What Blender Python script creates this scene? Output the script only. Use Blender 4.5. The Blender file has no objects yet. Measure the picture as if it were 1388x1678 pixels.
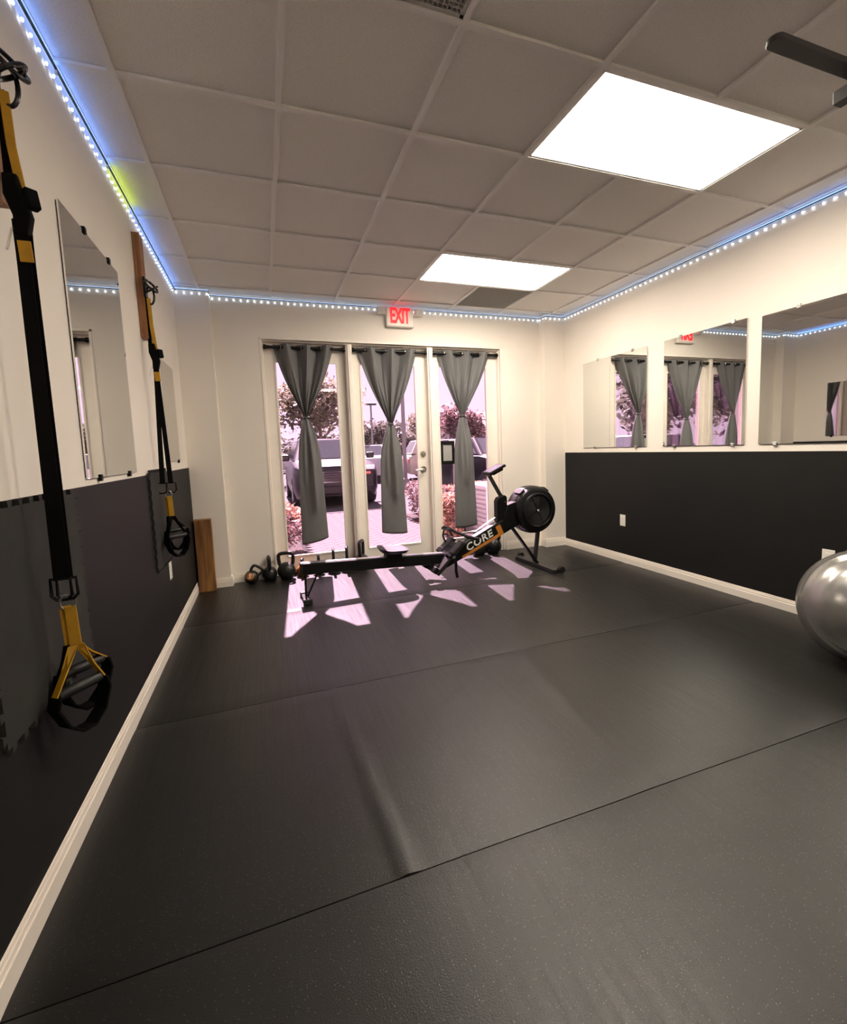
import bpy, bmesh, math, random
from mathutils import Vector, Matrix, noise
R = math.radians
random.seed(7)
SC = bpy.context.scene
COL = SC.collection

# ---------------------------------------------------------------- camera
FPX = 762.54
cam = bpy.data.cameras.new('camera')
cam.sensor_fit = 'HORIZONTAL'; cam.sensor_width = 36.0
cam.lens = FPX * 36.0 / 1388.0
cam.shift_x = -17.8 / 1388.0
cam.shift_y = -29.25 / 1388.0
cam.clip_start = 0.05; cam.clip_end = 300
camo = bpy.data.objects.new('camera', cam)
camo.location = (0.6544, 0.0, 1.2339)
camo.rotation_euler = (1.47219, 0.03575, -0.35055)
COL.objects.link(camo); SC.camera = camo

# ---------------------------------------------------------------- world, sun, exposure
w = bpy.data.worlds.new('sky'); SC.world = w; w.use_nodes = True
bg = w.node_tree.nodes['Background']
bg.inputs['Color'].default_value = (0.96, 0.98, 1.0, 1); bg.inputs['Strength'].default_value = .66
sun = bpy.data.lights.new('sun', 'SUN'); sun.energy = 30.0; sun.angle = R(0.6); sun.color = (1.0, 0.96, 0.9)
suno = bpy.data.objects.new('sun', sun); COL.objects.link(suno)
suno.location = (2, 12, 12)
suno.rotation_euler = Vector((-0.058, -0.831, -1.0)).to_track_quat('-Z', 'Y').to_euler()
PANEL = 14.2
vs = SC.view_settings
vs.view_transform = 'Standard'; vs.look = 'None'; vs.exposure = 1.08; vs.gamma = 1.0; vs.use_curve_mapping = False
SC.cycles.caustics_reflective = False; SC.cycles.caustics_refractive = False
SC.cycles.max_bounces = 9; SC.cycles.diffuse_bounces = 5; SC.cycles.adaptive_threshold = .02; SC.cycles.transparent_max_bounces = 16

# ---------------------------------------------------------------- materials
MAT = {}
def nodes_of(name):
    m = bpy.data.materials.new(name); m.use_nodes = True
    nt = m.node_tree; b = nt.nodes['Principled BSDF']; MAT[name] = m
    return m, nt, b
def mat(name, col, rough=0.5, metal=0.0, spec=0.5, var=0.0, vscale=6.0, bump=0.0, bscale=150.0, stretch=None, emit=None, es=0.0, coat=0.0):
    m, nt, b = nodes_of(name)
    b.inputs['Roughness'].default_value = rough; b.inputs['Metallic'].default_value = metal
    b.inputs['Specular IOR Level'].default_value = spec; b.inputs['Coat Weight'].default_value = coat
    b.inputs['Base Color'].default_value = (*col, 1)
    tc = nt.nodes.new('ShaderNodeTexCoord'); src = tc.outputs['Object']
    if stretch:
        mp = nt.nodes.new('ShaderNodeMapping'); mp.inputs['Scale'].default_value = stretch
        nt.links.new(src, mp.inputs[0]); src = mp.outputs[0]
    if var > 0:
        n = nt.nodes.new('ShaderNodeTexNoise'); n.inputs['Scale'].default_value = vscale; n.inputs['Detail'].default_value = 5
        nt.links.new(src, n.inputs[0])
        r = nt.nodes.new('ShaderNodeValToRGB')
        r.color_ramp.elements[0].position = .3; r.color_ramp.elements[1].position = .7
        r.color_ramp.elements[0].color = (*[c * (1 - var) for c in col], 1)
        r.color_ramp.elements[1].color = (*[min(1, c * (1 + var)) for c in col], 1)
        nt.links.new(n.outputs[0], r.inputs[0]); nt.links.new(r.outputs[0], b.inputs['Base Color'])
    if bump > 0:
        n2 = nt.nodes.new('ShaderNodeTexNoise'); n2.inputs['Scale'].default_value = bscale; n2.inputs['Detail'].default_value = 3
        nt.links.new(src, n2.inputs[0])
        bp = nt.nodes.new('ShaderNodeBump'); bp.inputs['Strength'].default_value = bump; bp.inputs['Distance'].default_value = .003
        nt.links.new(n2.outputs[0], bp.inputs['Height']); nt.links.new(bp.outputs[0], b.inputs['Normal'])
    if emit:
        b.inputs['Emission Color'].default_value = (*emit, 1); b.inputs['Emission Strength'].default_value = es
    return m
def emis(name, col, s):
    return mat(name, (.8, .8, .8), emit=col, es=s)
mat('wall_paint', (.86, .793, .715), .6, var=.02, vscale=1.5, bump=.12, bscale=90)
mat('trim_paint', (.88, .81, .73), .4, var=.02)
mat('door_paint', (.87, .80, .72), .42, var=.02)
mat('black_panel', (.0098, .0093, .0088), .62, spec=.25, var=.15, vscale=2.5, bump=.25, bscale=260)
mat('foam_mat', (.032, .031, .029), .8, spec=.25, var=.15, bump=.4, bscale=300)
mat('ceiling_tile', (.92, .895, .875), .9, spec=.1, var=.06, vscale=160, bump=.4, bscale=220)
mat('grid_paint', (.93, .91, .89), .5)
mat('vent_dark', (.40, .39, .38), .6)
mat('vent_metal', (.60, .59, .57), .5)
mat('black_plastic', (.005, .005, .005), .42, spec=.2, var=.1)
mat('black_gloss', (.005, .005, .005), .25, spec=.4)
mat('black_web', (.004, .0038, .0036), .85, spec=.12, bump=.5, bscale=500)
mat('black_rubber', (.009, .0088, .0085), .5, bump=.3, bscale=400)
mat('yellow_web', (.52, .275, .009), .65, var=.12, vscale=30, bump=.3, bscale=500)
mat('steel', (.55, .54, .52), .28, 1.0)
mat('chrome', (.62, .58, .52), .18, 1.0)
mat('grey_metal', (.030, .028, .029), .42, .2, var=.1)
mat('bar_grey', (.065, .058, .060), .4)
mat('rail_alu', (.70, .68, .68), .25, 1.0)
mat('kettle_iron', (.008, .008, .0078), .40, var=.15, vscale=20, bump=.25, bscale=120)
mat('vent_ring', (.05, .05, .05), .25)
mat('kettle_orange', (.45, .15, .02), .4)
mat('white_print', (.85, .83, .8), .5)
mat('orange_print', (.52, .19, .025), .45)
mat('white_plastic', (.82, .79, .73), .35)
mat('curtain_cloth', (.150, .148, .148), .6, spec=.4, var=.08, vscale=60, stretch=(1, 1, .15), bump=.25, bscale=700)
mat('mirror_edge', (.25, .27, .26), .3)
mat('ball_vinyl', (.36, .35, .335), .27, .7, var=.02)
mat('concrete', (.22, .215, .21), .85, var=.08, vscale=3)
mat('asphalt', (.055, .053, .053), 1.0, spec=.1, var=.08, vscale=2)
mat('paver_a', (.070, .058, .057), 1.0, spec=.1, var=.15, vscale=8)
mat('paver_joint', (.012, .010, .010), .95, spec=.1)
mat('stucco_wall', (.42, .38, .38), .9, var=.05, bump=.3, bscale=60)
mat('roof_tile', (.35, .32, .31), .8)
mat('car_black', (.010, .008, .011), .32, .0, spec=.22)
mat('car_white', (.38, .38, .38), .25, coat=.4)
mat('car_beige', (.45, .40, .31), .3, coat=.4)
mat('car_glass', (.03, .035, .04), .06, spec=.8)
mat('tire', (.02, .02, .02), .8)
mat('wheel_rim', (.4, .4, .42), .35, .8)
mat('red_lens', (.6, .12, .10), .25)
mat('lamp_lens', (.75, .75, .78), .15)
mat('bark', (.14, .10, .08), .9, var=.2, vscale=12)
def leaf_mat(name, col, var=.4, vs_=3):
    m = mat(name, col, .6, var=var, vscale=vs_); nt = m.node_tree; b = nt.nodes['Principled BSDF']
    t = nt.nodes.new('ShaderNodeBsdfTranslucent'); mx = nt.nodes.new('ShaderNodeMixShader'); mx.inputs[0].default_value = .45
    src = b.inputs['Base Color'].links[0].from_socket; nt.links.new(src, t.inputs[0])
    nt.links.new(b.outputs[0], mx.inputs[1]); nt.links.new(t.outputs[0], mx.inputs[2]); nt.links.new(mx.outputs[0], nt.nodes['Material Output'].inputs[0])
leaf_mat('leaf_green', (.15, .135, .09), .4, 2)
leaf_mat('leaf_dark', (.085, .083, .066), .4, 2)
leaf_mat('leaf_red', (.135, .082, .08), .45, 9)
leaf_mat('leaf_orange', (.27, .15, .105), .45, 9)
mat('mulch', (.03, .023, .021), .95, spec=.1, var=.4, vscale=20)
mat('ac_grey', (.42, .42, .44), .5)
mat('paper_grey', (.35, .34, .32), .6)
mat('led_white', (.8, .8, .8), emit=(.74, .86, 1.0), es=3.6)
mat('led_glow_blue', (.5, .5, .5), emit=(.11, .31, 1.0), es=4.0)
mat('led_glow_mid', (.5, .5, .5), emit=(.16, .38, 1.0), es=2.0)
mat('led_glow_dim', (.5, .5, .5), emit=(.4, .62, 1.0), es=.8)
mat('led_glow_lime', (.5, .5, .5), emit=(.42, .60, .02), es=4.5)
mat('panel_diffuser', (.8, .8, .8), emit=(1.0, .895, .755), es=PANEL)
mat('exit_red', (.5, .02, .02), emit=(1.0, .010, .016), es=1.1)

def wood_mat(name, a, b_, sc):
    m, nt, b = nodes_of(name)
    tc = nt.nodes.new('ShaderNodeTexCoord'); mp = nt.nodes.new('ShaderNodeMapping'); mp.inputs['Scale'].default_value = sc
    n = nt.nodes.new('ShaderNodeTexNoise'); n.inputs['Scale'].default_value = 3; n.inputs['Detail'].default_value = 6; n.inputs['Distortion'].default_value = .6
    r = nt.nodes.new('ShaderNodeValToRGB'); r.color_ramp.elements[0].color = (*a, 1); r.color_ramp.elements[1].color = (*b_, 1)
    r.color_ramp.elements[0].position = .33; r.color_ramp.elements[1].position = .68
    nt.links.new(tc.outputs['Object'], mp.inputs[0]); nt.links.new(mp.outputs[0], n.inputs[0])
    nt.links.new(n.outputs[0], r.inputs[0]); nt.links.new(r.outputs[0], b.inputs['Base Color'])
    b.inputs['Roughness'].default_value = .5
wood_mat('wood_board', (.20, .075, .025), (.42, .19, .075), (14, 14, 1.2))
wood_mat('wood_beam', (.13, .048, .012), (.36, .17, .05), (6, 6, .7))

def rubber_floor():
    m, nt, b = nodes_of('rubber_floor')
    tc = nt.nodes.new('ShaderNodeTexCoord')
    # pale crumbs in the rubber
    v = nt.nodes.new('ShaderNodeTexVoronoi'); v.inputs['Scale'].default_value = 150
    nt.links.new(tc.outputs['Object'], v.inputs['Vector'])
    lt = nt.nodes.new('ShaderNodeMath'); lt.operation = 'LESS_THAN'; lt.inputs[1].default_value = .18
    nt.links.new(v.outputs['Distance'], lt.inputs[0])
    sep = nt.nodes.new('ShaderNodeSeparateColor'); nt.links.new(v.outputs['Color'], sep.inputs[0])
    gt = nt.nodes.new('ShaderNodeMath'); gt.operation = 'GREATER_THAN'; gt.inputs[1].default_value = .72
    nt.links.new(sep.outputs[0], gt.inputs[0])
    mul = nt.nodes.new('ShaderNodeMath'); mul.operation = 'MULTIPLY'
    nt.links.new(lt.outputs[0], mul.inputs[0]); nt.links.new(gt.outputs[0], mul.inputs[1])
    n = nt.nodes.new('ShaderNodeTexNoise'); n.inputs['Scale'].default_value = 2.2; n.inputs['Detail'].default_value = 6
    nt.links.new(tc.outputs['Object'], n.inputs[0])
    r = nt.nodes.new('ShaderNodeValToRGB'); r.color_ramp.elements[0].color = (.0095, .0090, .0082, 1); r.color_ramp.elements[1].color = (.0160, .0150, .0136, 1)
    nt.links.new(n.outputs[0], r.inputs[0])
    mx = nt.nodes.new('ShaderNodeMix'); mx.data_type = 'RGBA'
    nt.links.new(mul.outputs[0], mx.inputs[0]); nt.links.new(r.outputs[0], mx.inputs[6]); mx.inputs[7].default_value = (.12, .117, .11, 1)
    nt.links.new(mx.outputs[2], b.inputs['Base Color'])
    # drag marks along the room: stretched noise in roughness and relief
    mp = nt.nodes.new('ShaderNodeMapping'); mp.inputs['Scale'].default_value = (38, 1.1, 1)
    nt.links.new(tc.outputs['Object'], mp.inputs[0])
    s = nt.nodes.new('ShaderNodeTexNoise'); s.inputs['Scale'].default_value = 2; s.inputs['Detail'].default_value = 4
    nt.links.new(mp.outputs[0], s.inputs[0])
    mr = nt.nodes.new('ShaderNodeMapRange'); mr.inputs[1].default_value = .3; mr.inputs[2].default_value = .7
    mr.inputs[3].default_value = .34; mr.inputs[4].default_value = .44
    nt.links.new(s.outputs[0], mr.inputs[0]); nt.links.new(mr.outputs[0], b.inputs['Roughness'])
    g = nt.nodes.new('ShaderNodeTexNoise'); g.inputs['Scale'].default_value = 260; g.inputs['Detail'].default_value = 2
    nt.links.new(tc.outputs['Object'], g.inputs[0])
    b1 = nt.nodes.new('ShaderNodeBump'); b1.inputs['Strength'].default_value = .35; b1.inputs['Distance'].default_value = .002
    b2 = nt.nodes.new('ShaderNodeBump'); b2.inputs['Strength'].default_value = .06; b2.inputs['Distance'].default_value = .004
    nt.links.new(s.outputs[0], b2.inputs['Height']); nt.links.new(g.outputs[0], b1.inputs['Height'])
    nt.links.new(b2.outputs[0], b1.inputs['Normal']); nt.links.new(b1.outputs[0], b.inputs['Normal'])
    b.inputs['Specular IOR Level'].default_value = .45
rubber_floor()

def glass_mat():
    m = bpy.data.materials.new('pink_glass'); m.use_nodes = True; nt = m.node_tree; nt.nodes.clear(); MAT['pink_glass'] = m
    o = nt.nodes.new('ShaderNodeOutputMaterial'); t = nt.nodes.new('ShaderNodeBsdfTransparent'); g = nt.nodes.new('ShaderNodeBsdfGlossy')
    t.inputs[0].default_value = (.985, .80, .935, 1); g.inputs['Roughness'].default_value = .01
    f = nt.nodes.new('ShaderNodeFresnel'); f.inputs[0].default_value = 1.45
    k = nt.nodes.new('ShaderNodeMath'); k.operation = 'MULTIPLY'; k.inputs[1].default_value = .6
    mx = nt.nodes.new('ShaderNodeMixShader')
    nt.links.new(f.outputs[0], k.inputs[0]); nt.links.new(k.outputs[0], mx.inputs[0])
    nt.links.new(t.outputs[0], mx.inputs[1]); nt.links.new(g.outputs[0], mx.inputs[2]); nt.links.new(mx.outputs[0], o.inputs[0])
glass_mat()
mat('mirror_glass', (.80, .81, .79), .012, 1.0)

# ---------------------------------------------------------------- mesh helpers
class MB:
    def __init__(s): s.v = []; s.f = []
    def add(s, vs_, fs):
        o = len(s.v); s.v += [tuple(p) for p in vs_]; s.f += [tuple(i + o for i in q) for q in fs]; return s
    def box(s, x0, x1, y0, y1, z0, z1, M=None):
        P = [Vector(p) for p in ((x0, y0, z0), (x1, y0, z0), (x1, y1, z0), (x0, y1, z0), (x0, y0, z1), (x1, y0, z1), (x1, y1, z1), (x0, y1, z1))]
        if M: P = [M @ p for p in P]
        return s.add(P, [(0, 3, 2, 1), (4, 5, 6, 7), (0, 1, 5, 4), (1, 2, 6, 5), (2, 3, 7, 6), (3, 0, 4, 7)])
    def bar(s, a, b, wd, ht, up=(0, 0, 1)):
        a = Vector(a); b = Vector(b); d = (b - a); L = d.length; d.normalize()
        up = Vector(up); x = d.cross(up); x.normalize(); u = x.cross(d)
        P = []
        for t in (a, b):
            for i, j in ((-1, -1), (1, -1), (1, 1), (-1, 1)): P.append(t + x * (i * wd / 2) + u * (j * ht / 2))
        return s.add(P, [(3, 2, 1, 0), (4, 5, 6, 7), (0, 1, 5, 4), (1, 2, 6, 5), (2, 3, 7, 6), (3, 0, 4, 7)])
    def tube(s, path, r, n=10, closed=False, caps=True):
        P = [Vector(p) for p in path]; rs = r if isinstance(r, (list, tuple)) else [r] * len(P)
        m = len(P); vs_ = []; fs = []; pu = None
        for i in range(m):
            if closed: d = P[(i + 1) % m] - P[i - 1]
            else: d = P[min(i + 1, m - 1)] - P[max(i - 1, 0)]
            d.normalize()
            if pu is None:
                pu = d.cross(Vector((.31, .17, .93)))
                if pu.length < .1: pu = d.cross(Vector((1, 0, 0)))
            u = pu - d * pu.dot(d); u.normalize(); pu = u; x = d.cross(u)
            for k in range(n):
                a = 2 * math.pi * k / n; vs_.append(P[i] + (u * math.cos(a) + x * math.sin(a)) * rs[i])
        for i in range(m if closed else m - 1):
            j = (i + 1) % m
            for k in range(n):
                l = (k + 1) % n; fs.append((i * n + k, i * n + l, j * n + l, j * n + k))
        if caps and not closed: fs.append(tuple(range(n - 1, -1, -1))); fs.append(tuple((m - 1) * n + k for k in range(n)))
        return s.add(vs_, fs)
    def lathe(s, prof, c=(0, 0, 0), axis='z', n=24):
        vs_ = []; fs = []; c = Vector(c); m = len(prof)
        for r, h in prof:
            for k in range(n):
                a = 2 * math.pi * k / n; x, y = r * math.cos(a), r * math.sin(a)
                p = {'z': (x, y, h), 'y': (x, h, -y), 'x': (h, x, y)}[axis]
                vs_.append(c + Vector(p))
        for i in range(m - 1):
            for k in range(n):
                l = (k + 1) % n; fs.append((i * n + k, i * n + l, (i + 1) * n + l, (i + 1) * n + k))
        if prof[0][0] > 1e-6: fs.append(tuple(range(n - 1, -1, -1)))
        if prof[-1][0] > 1e-6: fs.append(tuple((m - 1) * n + k for k in range(n)))
        return s.add(vs_, fs)
    def prism(s, pts, ax, a, b):
        # pts: 2D outline in the two other axes (order x,y,z without ax), extruded along ax from a to b
        def P(p, t):
            return {'x': (t, p[0], p[1]), 'y': (p[0], t, p[1]), 'z': (p[0], p[1], t)}[ax]
        n = len(pts)
        return s.add([P(p, a) for p in pts] + [P(p, b) for p in pts],
                     [tuple(range(n - 1, -1, -1)), tuple(range(n, 2 * n))] + [(i, (i + 1) % n, n + (i + 1) % n, n + i) for i in range(n)])
    def ribbon(s, path, wv, th, up=None):
        # flat band along path, width vectors wv (one or per point), thickness th
        P = [Vector(p) for p in path]; W = [Vector(x) for x in wv] if isinstance(wv[0], (list, tuple, Vector)) else [Vector(wv)] * len(P)
        vs_ = []; fs = []; m = len(P)
        for i in range(m):
            d = (P[min(i + 1, m - 1)] - P[max(i - 1, 0)]).normalized(); nn = d.cross(W[i]).normalized() * th / 2; h = W[i] / 2
            vs_ += [P[i] - h - nn, P[i] + h - nn, P[i] + h + nn, P[i] - h + nn]
        for i in range(m - 1):
            for k in range(4):
                l = (k + 1) % 4; fs.append((i * 4 + k, i * 4 + l, i * 4 + 4 + l, i * 4 + 4 + k))
        fs += [(3, 2, 1, 0), tuple(m * 4 - 4 + k for k in range(4))]
        return s.add(vs_, fs)
    def xf(s, M): s.v = [tuple(M @ Vector(p)) for p in s.v]; return s
    def mesh(s, name, m, smooth=False):
        me = bpy.data.meshes.new(name); me.from_pydata(s.v, [], s.f); me.materials.append(MAT[m] if isinstance(m, str) else m)
        bm = bmesh.new(); bm.from_mesh(me); bmesh.ops.recalc_face_normals(bm, faces=bm.faces); bm.to_mesh(me); bm.free()
        if smooth:
            me.polygons.foreach_set('use_smooth', [True] * len(me.polygons))
            try: me.set_sharp_from_angle(angle=R(smooth if smooth is not True else 40))
            except Exception: pass
        return me
    def build(s, name, m, parent=None, smooth=False, off=None, bevel=0, seg=2):
        if off is not None:
            o = Vector(off); s.v = [tuple(Vector(p) - o) for p in s.v]
        return link(name, s.mesh(name, m, smooth), parent, bevel, seg)
def link(name, me, parent=None, bevel=0, seg=2):
    ob = bpy.data.objects.new(name, me); COL.objects.link(ob)
    if parent is not None: ob.parent = parent
    if bevel:
        b = ob.modifiers.new('bevel', 'BEVEL'); b.width = bevel; b.segments = seg; b.limit_method = 'ANGLE'; b.angle_limit = R(40)
    return ob
def tag(o, label, cat, group=None, kind=None):
    o['label'] = label; o['category'] = cat
    if group: o['group'] = group
    if kind: o['kind'] = kind
    return o
def thing(name, loc, label, cat, group=None, rz=0, kind=None):
    o = bpy.data.objects.new(name, None); COL.objects.link(o); o.location = loc; o.rotation_euler = (0, 0, rz); o.empty_display_size = .1
    return tag(o, label, cat, group, kind)
def box(name, x0, x1, y0, y1, z0, z1, m, parent=None, bevel=0, off=None):
    return MB().box(x0, x1, y0, y1, z0, z1).build(name, m, parent, off=off, bevel=bevel)
def struct(o, label, cat): return tag(o, label, cat, kind='structure')
def text_mesh(txt, size, ext, name, m, shear=0.0, spacing=1.0, bold=0.0):
    cu = bpy.data.curves.new('lettering', 'FONT'); cu.body = txt; cu.size = size; cu.extrude = ext; cu.shear = shear
    cu.align_x = 'CENTER'; cu.align_y = 'CENTER'; cu.space_character = spacing; cu.resolution_u = 3; cu.offset = bold
    ob = bpy.data.objects.new('lettering', cu); COL.objects.link(ob)
    bpy.context.view_layer.update()
    dg = bpy.context.evaluated_depsgraph_get()
    me = bpy.data.meshes.new_from_object(ob.evaluated_get(dg)); me.name = name
    bpy.data.objects.remove(ob); me.materials.clear(); me.materials.append(MAT[m])
    return me
def arc(c, r, a0, a1, n, u, v):
    c = Vector(c); u = Vector(u); v = Vector(v)
    return [c + u * (r * math.cos(R(a0 + (a1 - a0) * i / n))) + v * (r * math.sin(R(a0 + (a1 - a0) * i / n))) for i in range(n + 1)]

# ---------------------------------------------------------------- room shell
W, D, H = 4.063, 4.856, 2.7264
YB = -3.2            # wall behind the camera
GX0, GY0, T = 0.203, 2.2466 - 0.6096, 0.6096
# floor and rubber rolls
fl = struct(box('floor', -.15, W + .15, YB - .15, D + .3, -.15, -.011, 'paver_joint'), 'black rubber roll flooring covering the whole gym room', 'floor')
def roll(y0, y1, ridges):
    mb = MB(); nx, ny = 160, 24
    xs = [W * i / nx for i in range(nx + 1)]; ys = [y0 + .002 + (y1 - y0 - .004) * j / ny for j in range(ny + 1)]
    vs_ = []
    for j, y in enumerate(ys):
        for x in xs:
            z = .0012 * noise.noise(Vector((x * 1.3, y * 1.3, 3)))
            t = (y1 - y) / (y1 - y0)
            for xa, xb, h, wd, fade in ridges:
                c = xa + (xb - xa) * t
                z += h * math.exp(-((x - c) / wd) ** 2) * (min(1, max(0, (1 - t) * fade + .15)) if fade > 0 else min(1, .35 + t))
            e = min(y - y0, y1 - y)
            if e < .003: z -= .0035
            vs_.append((x, y + .0035 * noise.noise(Vector((x * 2.1, y0 * 7 if j < ny / 2 else y1 * 7, 0))), z))
    n = nx + 1
    fs = [(j * n + i, j * n + i + 1, (j + 1) * n + i + 1, (j + 1) * n + i) for j in range(ny) for i in range(nx)]
    mb.add(vs_, fs)
    # skirt down to the slab
    k = len(vs_)
    low = [(x, ys[0], -.011) for x in xs] + [(x, ys[-1], -.011) for x in xs]
    o = len(mb.v); mb.v += low
    for i in range(nx):
        mb.f.append((i, o + i, o + i + 1, i + 1)); a = ny * n + i; mb.f.append((a, a + 1, o + n + i + 1, o + n + i))
    ob = mb.build('rubber_mat', 'rubber_floor', fl, smooth=35)
    return ob
seams = [YB, -2.36, -1.17, 0.015, 1.205, 2.39, 3.72, D]
for i in range(len(seams) - 1):
    rd = []
    if i == 3: rd = [(1.119, 1.08, -.0022, .007, 0), (1.397, 1.36, -.0018, .007, 0)]
    if i == 4: rd = [(.905, .972, .0065, .022, 0), (2.02, 1.86, .0045, .05, 1.0)]
    roll(seams[i], seams[i + 1], rd)

# ceiling: slab, tiles and T-bars
ce = struct(box('ceiling', -.15, W + .15, YB - .15, D + .3, H + .03, H + .16, 'wall_paint'), 'grey suspended ceiling of square acoustic tiles in a T-bar grid', 'ceiling')
cols = [0] + [GX0 + T * i for i in range(7)] + [W]
rows = []
y = GY0
while y > YB: y -= T
rows = [YB]; y += T
while y < D - .05: rows.append(y); y += T
rows.append(D)
LX0, LX1 = GX0 + 3 * T, GX0 + 5 * T
light_rows = [GY0, GY0 + 3 * T, GY0 - 6 * T]  # last row: unseen panel added behind the camera as extra room light
vent_cells = [(GX0 + T, GY0 - T), (GX0 + 4 * T, GY0 + 4 * T)]
tile_cache = {}
for i in range(len(cols) - 1):
    for j in range(len(rows) - 1):
        x0, x1, y0, y1 = cols[i], cols[i + 1], rows[j], rows[j + 1]
        cx, cy = (x0 + x1) / 2, (y0 + y1) / 2
        if LX0 < cx < LX1 and any(ly < cy < ly + T for ly in light_rows): continue
        if any(vx < cx < vx + T and vy < cy < vy + T for vx, vy in vent_cells): continue
        k = (round(x1 - x0, 3), round(y1 - y0, 3))
        if k not in tile_cache:
            a, b = k[0] / 2 - .004, k[1] / 2 - .004
            mb = MB(); mb.box(-a, a, -b, b, .007, .02)
            tile_cache[k] = mb.mesh('ceiling_tile', 'ceiling_tile')
        o = link('ceiling_tile', tile_cache[k], ce); o.location = (cx, cy, H)
for x in cols[1:-1]:
    cuts = sorted(light_rows) if LX0 + .1 < x < LX1 - .1 else []
    ya = YB
    for c_ in cuts + [None]:
        yb_ = D if c_ is None else c_
        if yb_ - ya > .05: box('grid_bar', x - .012, x + .012, ya, yb_, H - .007, H + .006, 'grid_paint', ce)
        if c_ is not None: ya = c_ + T
for y in rows[1:-1]:
    box('grid_bar', 0, W, y - .012, y + .012, H - .0065, H + .0055, 'grid_paint', ce)
for x0, x1 in ((0, .02), (W - .02, W)): box('grid_bar', x0, x1, YB, D, H - .002, H + .006, 'grid_paint', ce)
box('grid_bar', 0, W, D - .02, D, H - .002, H + .006, 'grid_paint', ce)

# walls
wl = struct(box('wall_left', -.15, 0, YB - .15, D + .3, -.1, H + .1, 'wall_paint'), 'cream painted left wall above a black lower panel', 'wall')
wr = struct(box('wall_right', W, W + .15, YB - .15, D + .3, -.1, H + .1, 'wall_paint'), 'cream painted right wall with mirrors above a black lower panel', 'wall')
struct(box('wall_front', -.15, W + .15, YB - .15, YB, -.1, H + .1, 'wall_paint'), 'plain cream wall behind the camera', 'wall')
OX0, OX1, OZ = .682, 3.288, 2.352     # door opening
mb = MB(); TH = .16
mb.box(0, OX0, D, D + TH, -.1, H + .1); mb.box(OX1, W, D, D + TH, -.1, H + .1); mb.box(OX0, OX1, D, D + TH, OZ, H + .1)
wb = struct(mb.build('wall_back', 'wall_paint'), 'cream painted back wall around the glazed entrance doors', 'wall')
PLX, PLY, PRX, PRY = .285, 4.735, 3.79, 4.745
box('pillar', 0, PLX, PLY, D, 0, H, 'wall_paint', wb)
box('pillar', PRX, W, PRY, D, 0, H, 'wall_paint', wb)
PT = .008
box('black_panel', 0, PT, YB, PLY, .095, 1.136, 'black_panel', wl, bevel=.002)
box('black_panel', W - PT, W, YB, PRY - .012, .085, 1.125, 'black_panel', wr, bevel=.002)
# baseboards: stepped profile
def baseboard(name, segs, label):
    root = None
    for (ax, ay), (bx, by), (nx, ny), h in segs:
        mb = MB()
        for z0, z1, t in ((-.011, h * .62, .018), (h * .62, h * .8, .014), (h * .8, h * .92, .010), (h * .92, h, .0065)):
            xs = sorted([ax, bx, ax + nx * t, bx + nx * t]); ys = sorted([ay, by, ay + ny * t, by + ny * t])
            mb.box(xs[0], xs[-1], ys[0], ys[-1], z0, z1)
        o = mb.build(name if root is None else 'baseboard_piece', 'trim_paint', root, bevel=.002)
        if root is None: root = struct(o, label, 'baseboard')
baseboard('baseboard_left', [((0, 2.36), (0, PLY), (1, 0), .092), ((0, YB), (0, 2.358), (1, 0), .098)], 'cream stepped baseboard along the left wall')
baseboard('baseboard_right', [((W, YB), (W, PRY), (-1, 0), .088)], 'cream stepped baseboard along the right wall')
baseboard('baseboard_back', [((PLX + .018, D), (OX0 - .004, D), (0, -1), .088), ((0, PLY), (PLX + .018, PLY), (0, -1), .088), ((PLX, PLY), (PLX, D), (1, 0), .088),
                             ((OX1 + .004, D), (PRX - .018, D), (0, -1), .1), ((PRX - .018, PRY), (W, PRY), (0, -1), .1), ((PRX, PRY), (PRX, D), (-1, 0), .1)], 'cream baseboard along the back wall and its two pillars')

# entrance: trim, mullions, three glazed door leaves
mb = MB()
c = .02
for a, b_, y0, y1 in ((OX0, OX0 + c, D - .004, D + .06), (OX0 + c, OX0 + c + .012, D + .03, D + .13), (OX1 - c, OX1, D - .004, D + .06), (OX1 - c - .012, OX1 - c, D + .03, D + .13)):
    mb.box(a, b_, y0, y1, 0, OZ)
mb.box(OX0, OX1, D - .004, D + .06, OZ - c, OZ); mb.box(OX0, OX1, D + .03, D + .13, OZ - c - .014, OZ - c)
struct(mb.build('trim_1', 'door_paint', bevel=.003), 'cream stepped casing lining the entrance opening', 'trim')
bays = [(OX0 + .032, 1.508), (1.572, 2.388), (2.452, OX1 - .032)]
for k, (a, b_) in enumerate(((1.508, 1.572), (2.388, 2.452))):
    mb = MB(); mb.box(a, b_, D + .012, D + .15, -.011, OZ - .034); mb.box(a + .016, b_ - .016, D - .002, D + .02, -.011, OZ - .034)
    struct(mb.build('trim_%d' % (k + 2), 'door_paint', bevel=.003), ('cream mullion post between the left and middle glazed doors', 'cream mullion post between the middle and right glazed doors')[k], 'trim')
DY0, DY1 = D + .085, D + .125
GZ0, GZ1 = .178, 2.135
glx = [(.822, 1.416), (1.665, 2.262), (2.53, 3.125)]
dl = ['left glazed door leaf with cream frame and pink-tinted pane', 'middle glazed door leaf with lever handle and deadbolt', 'right glazed door leaf with black sign holder on its pane']
doors = []
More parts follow.
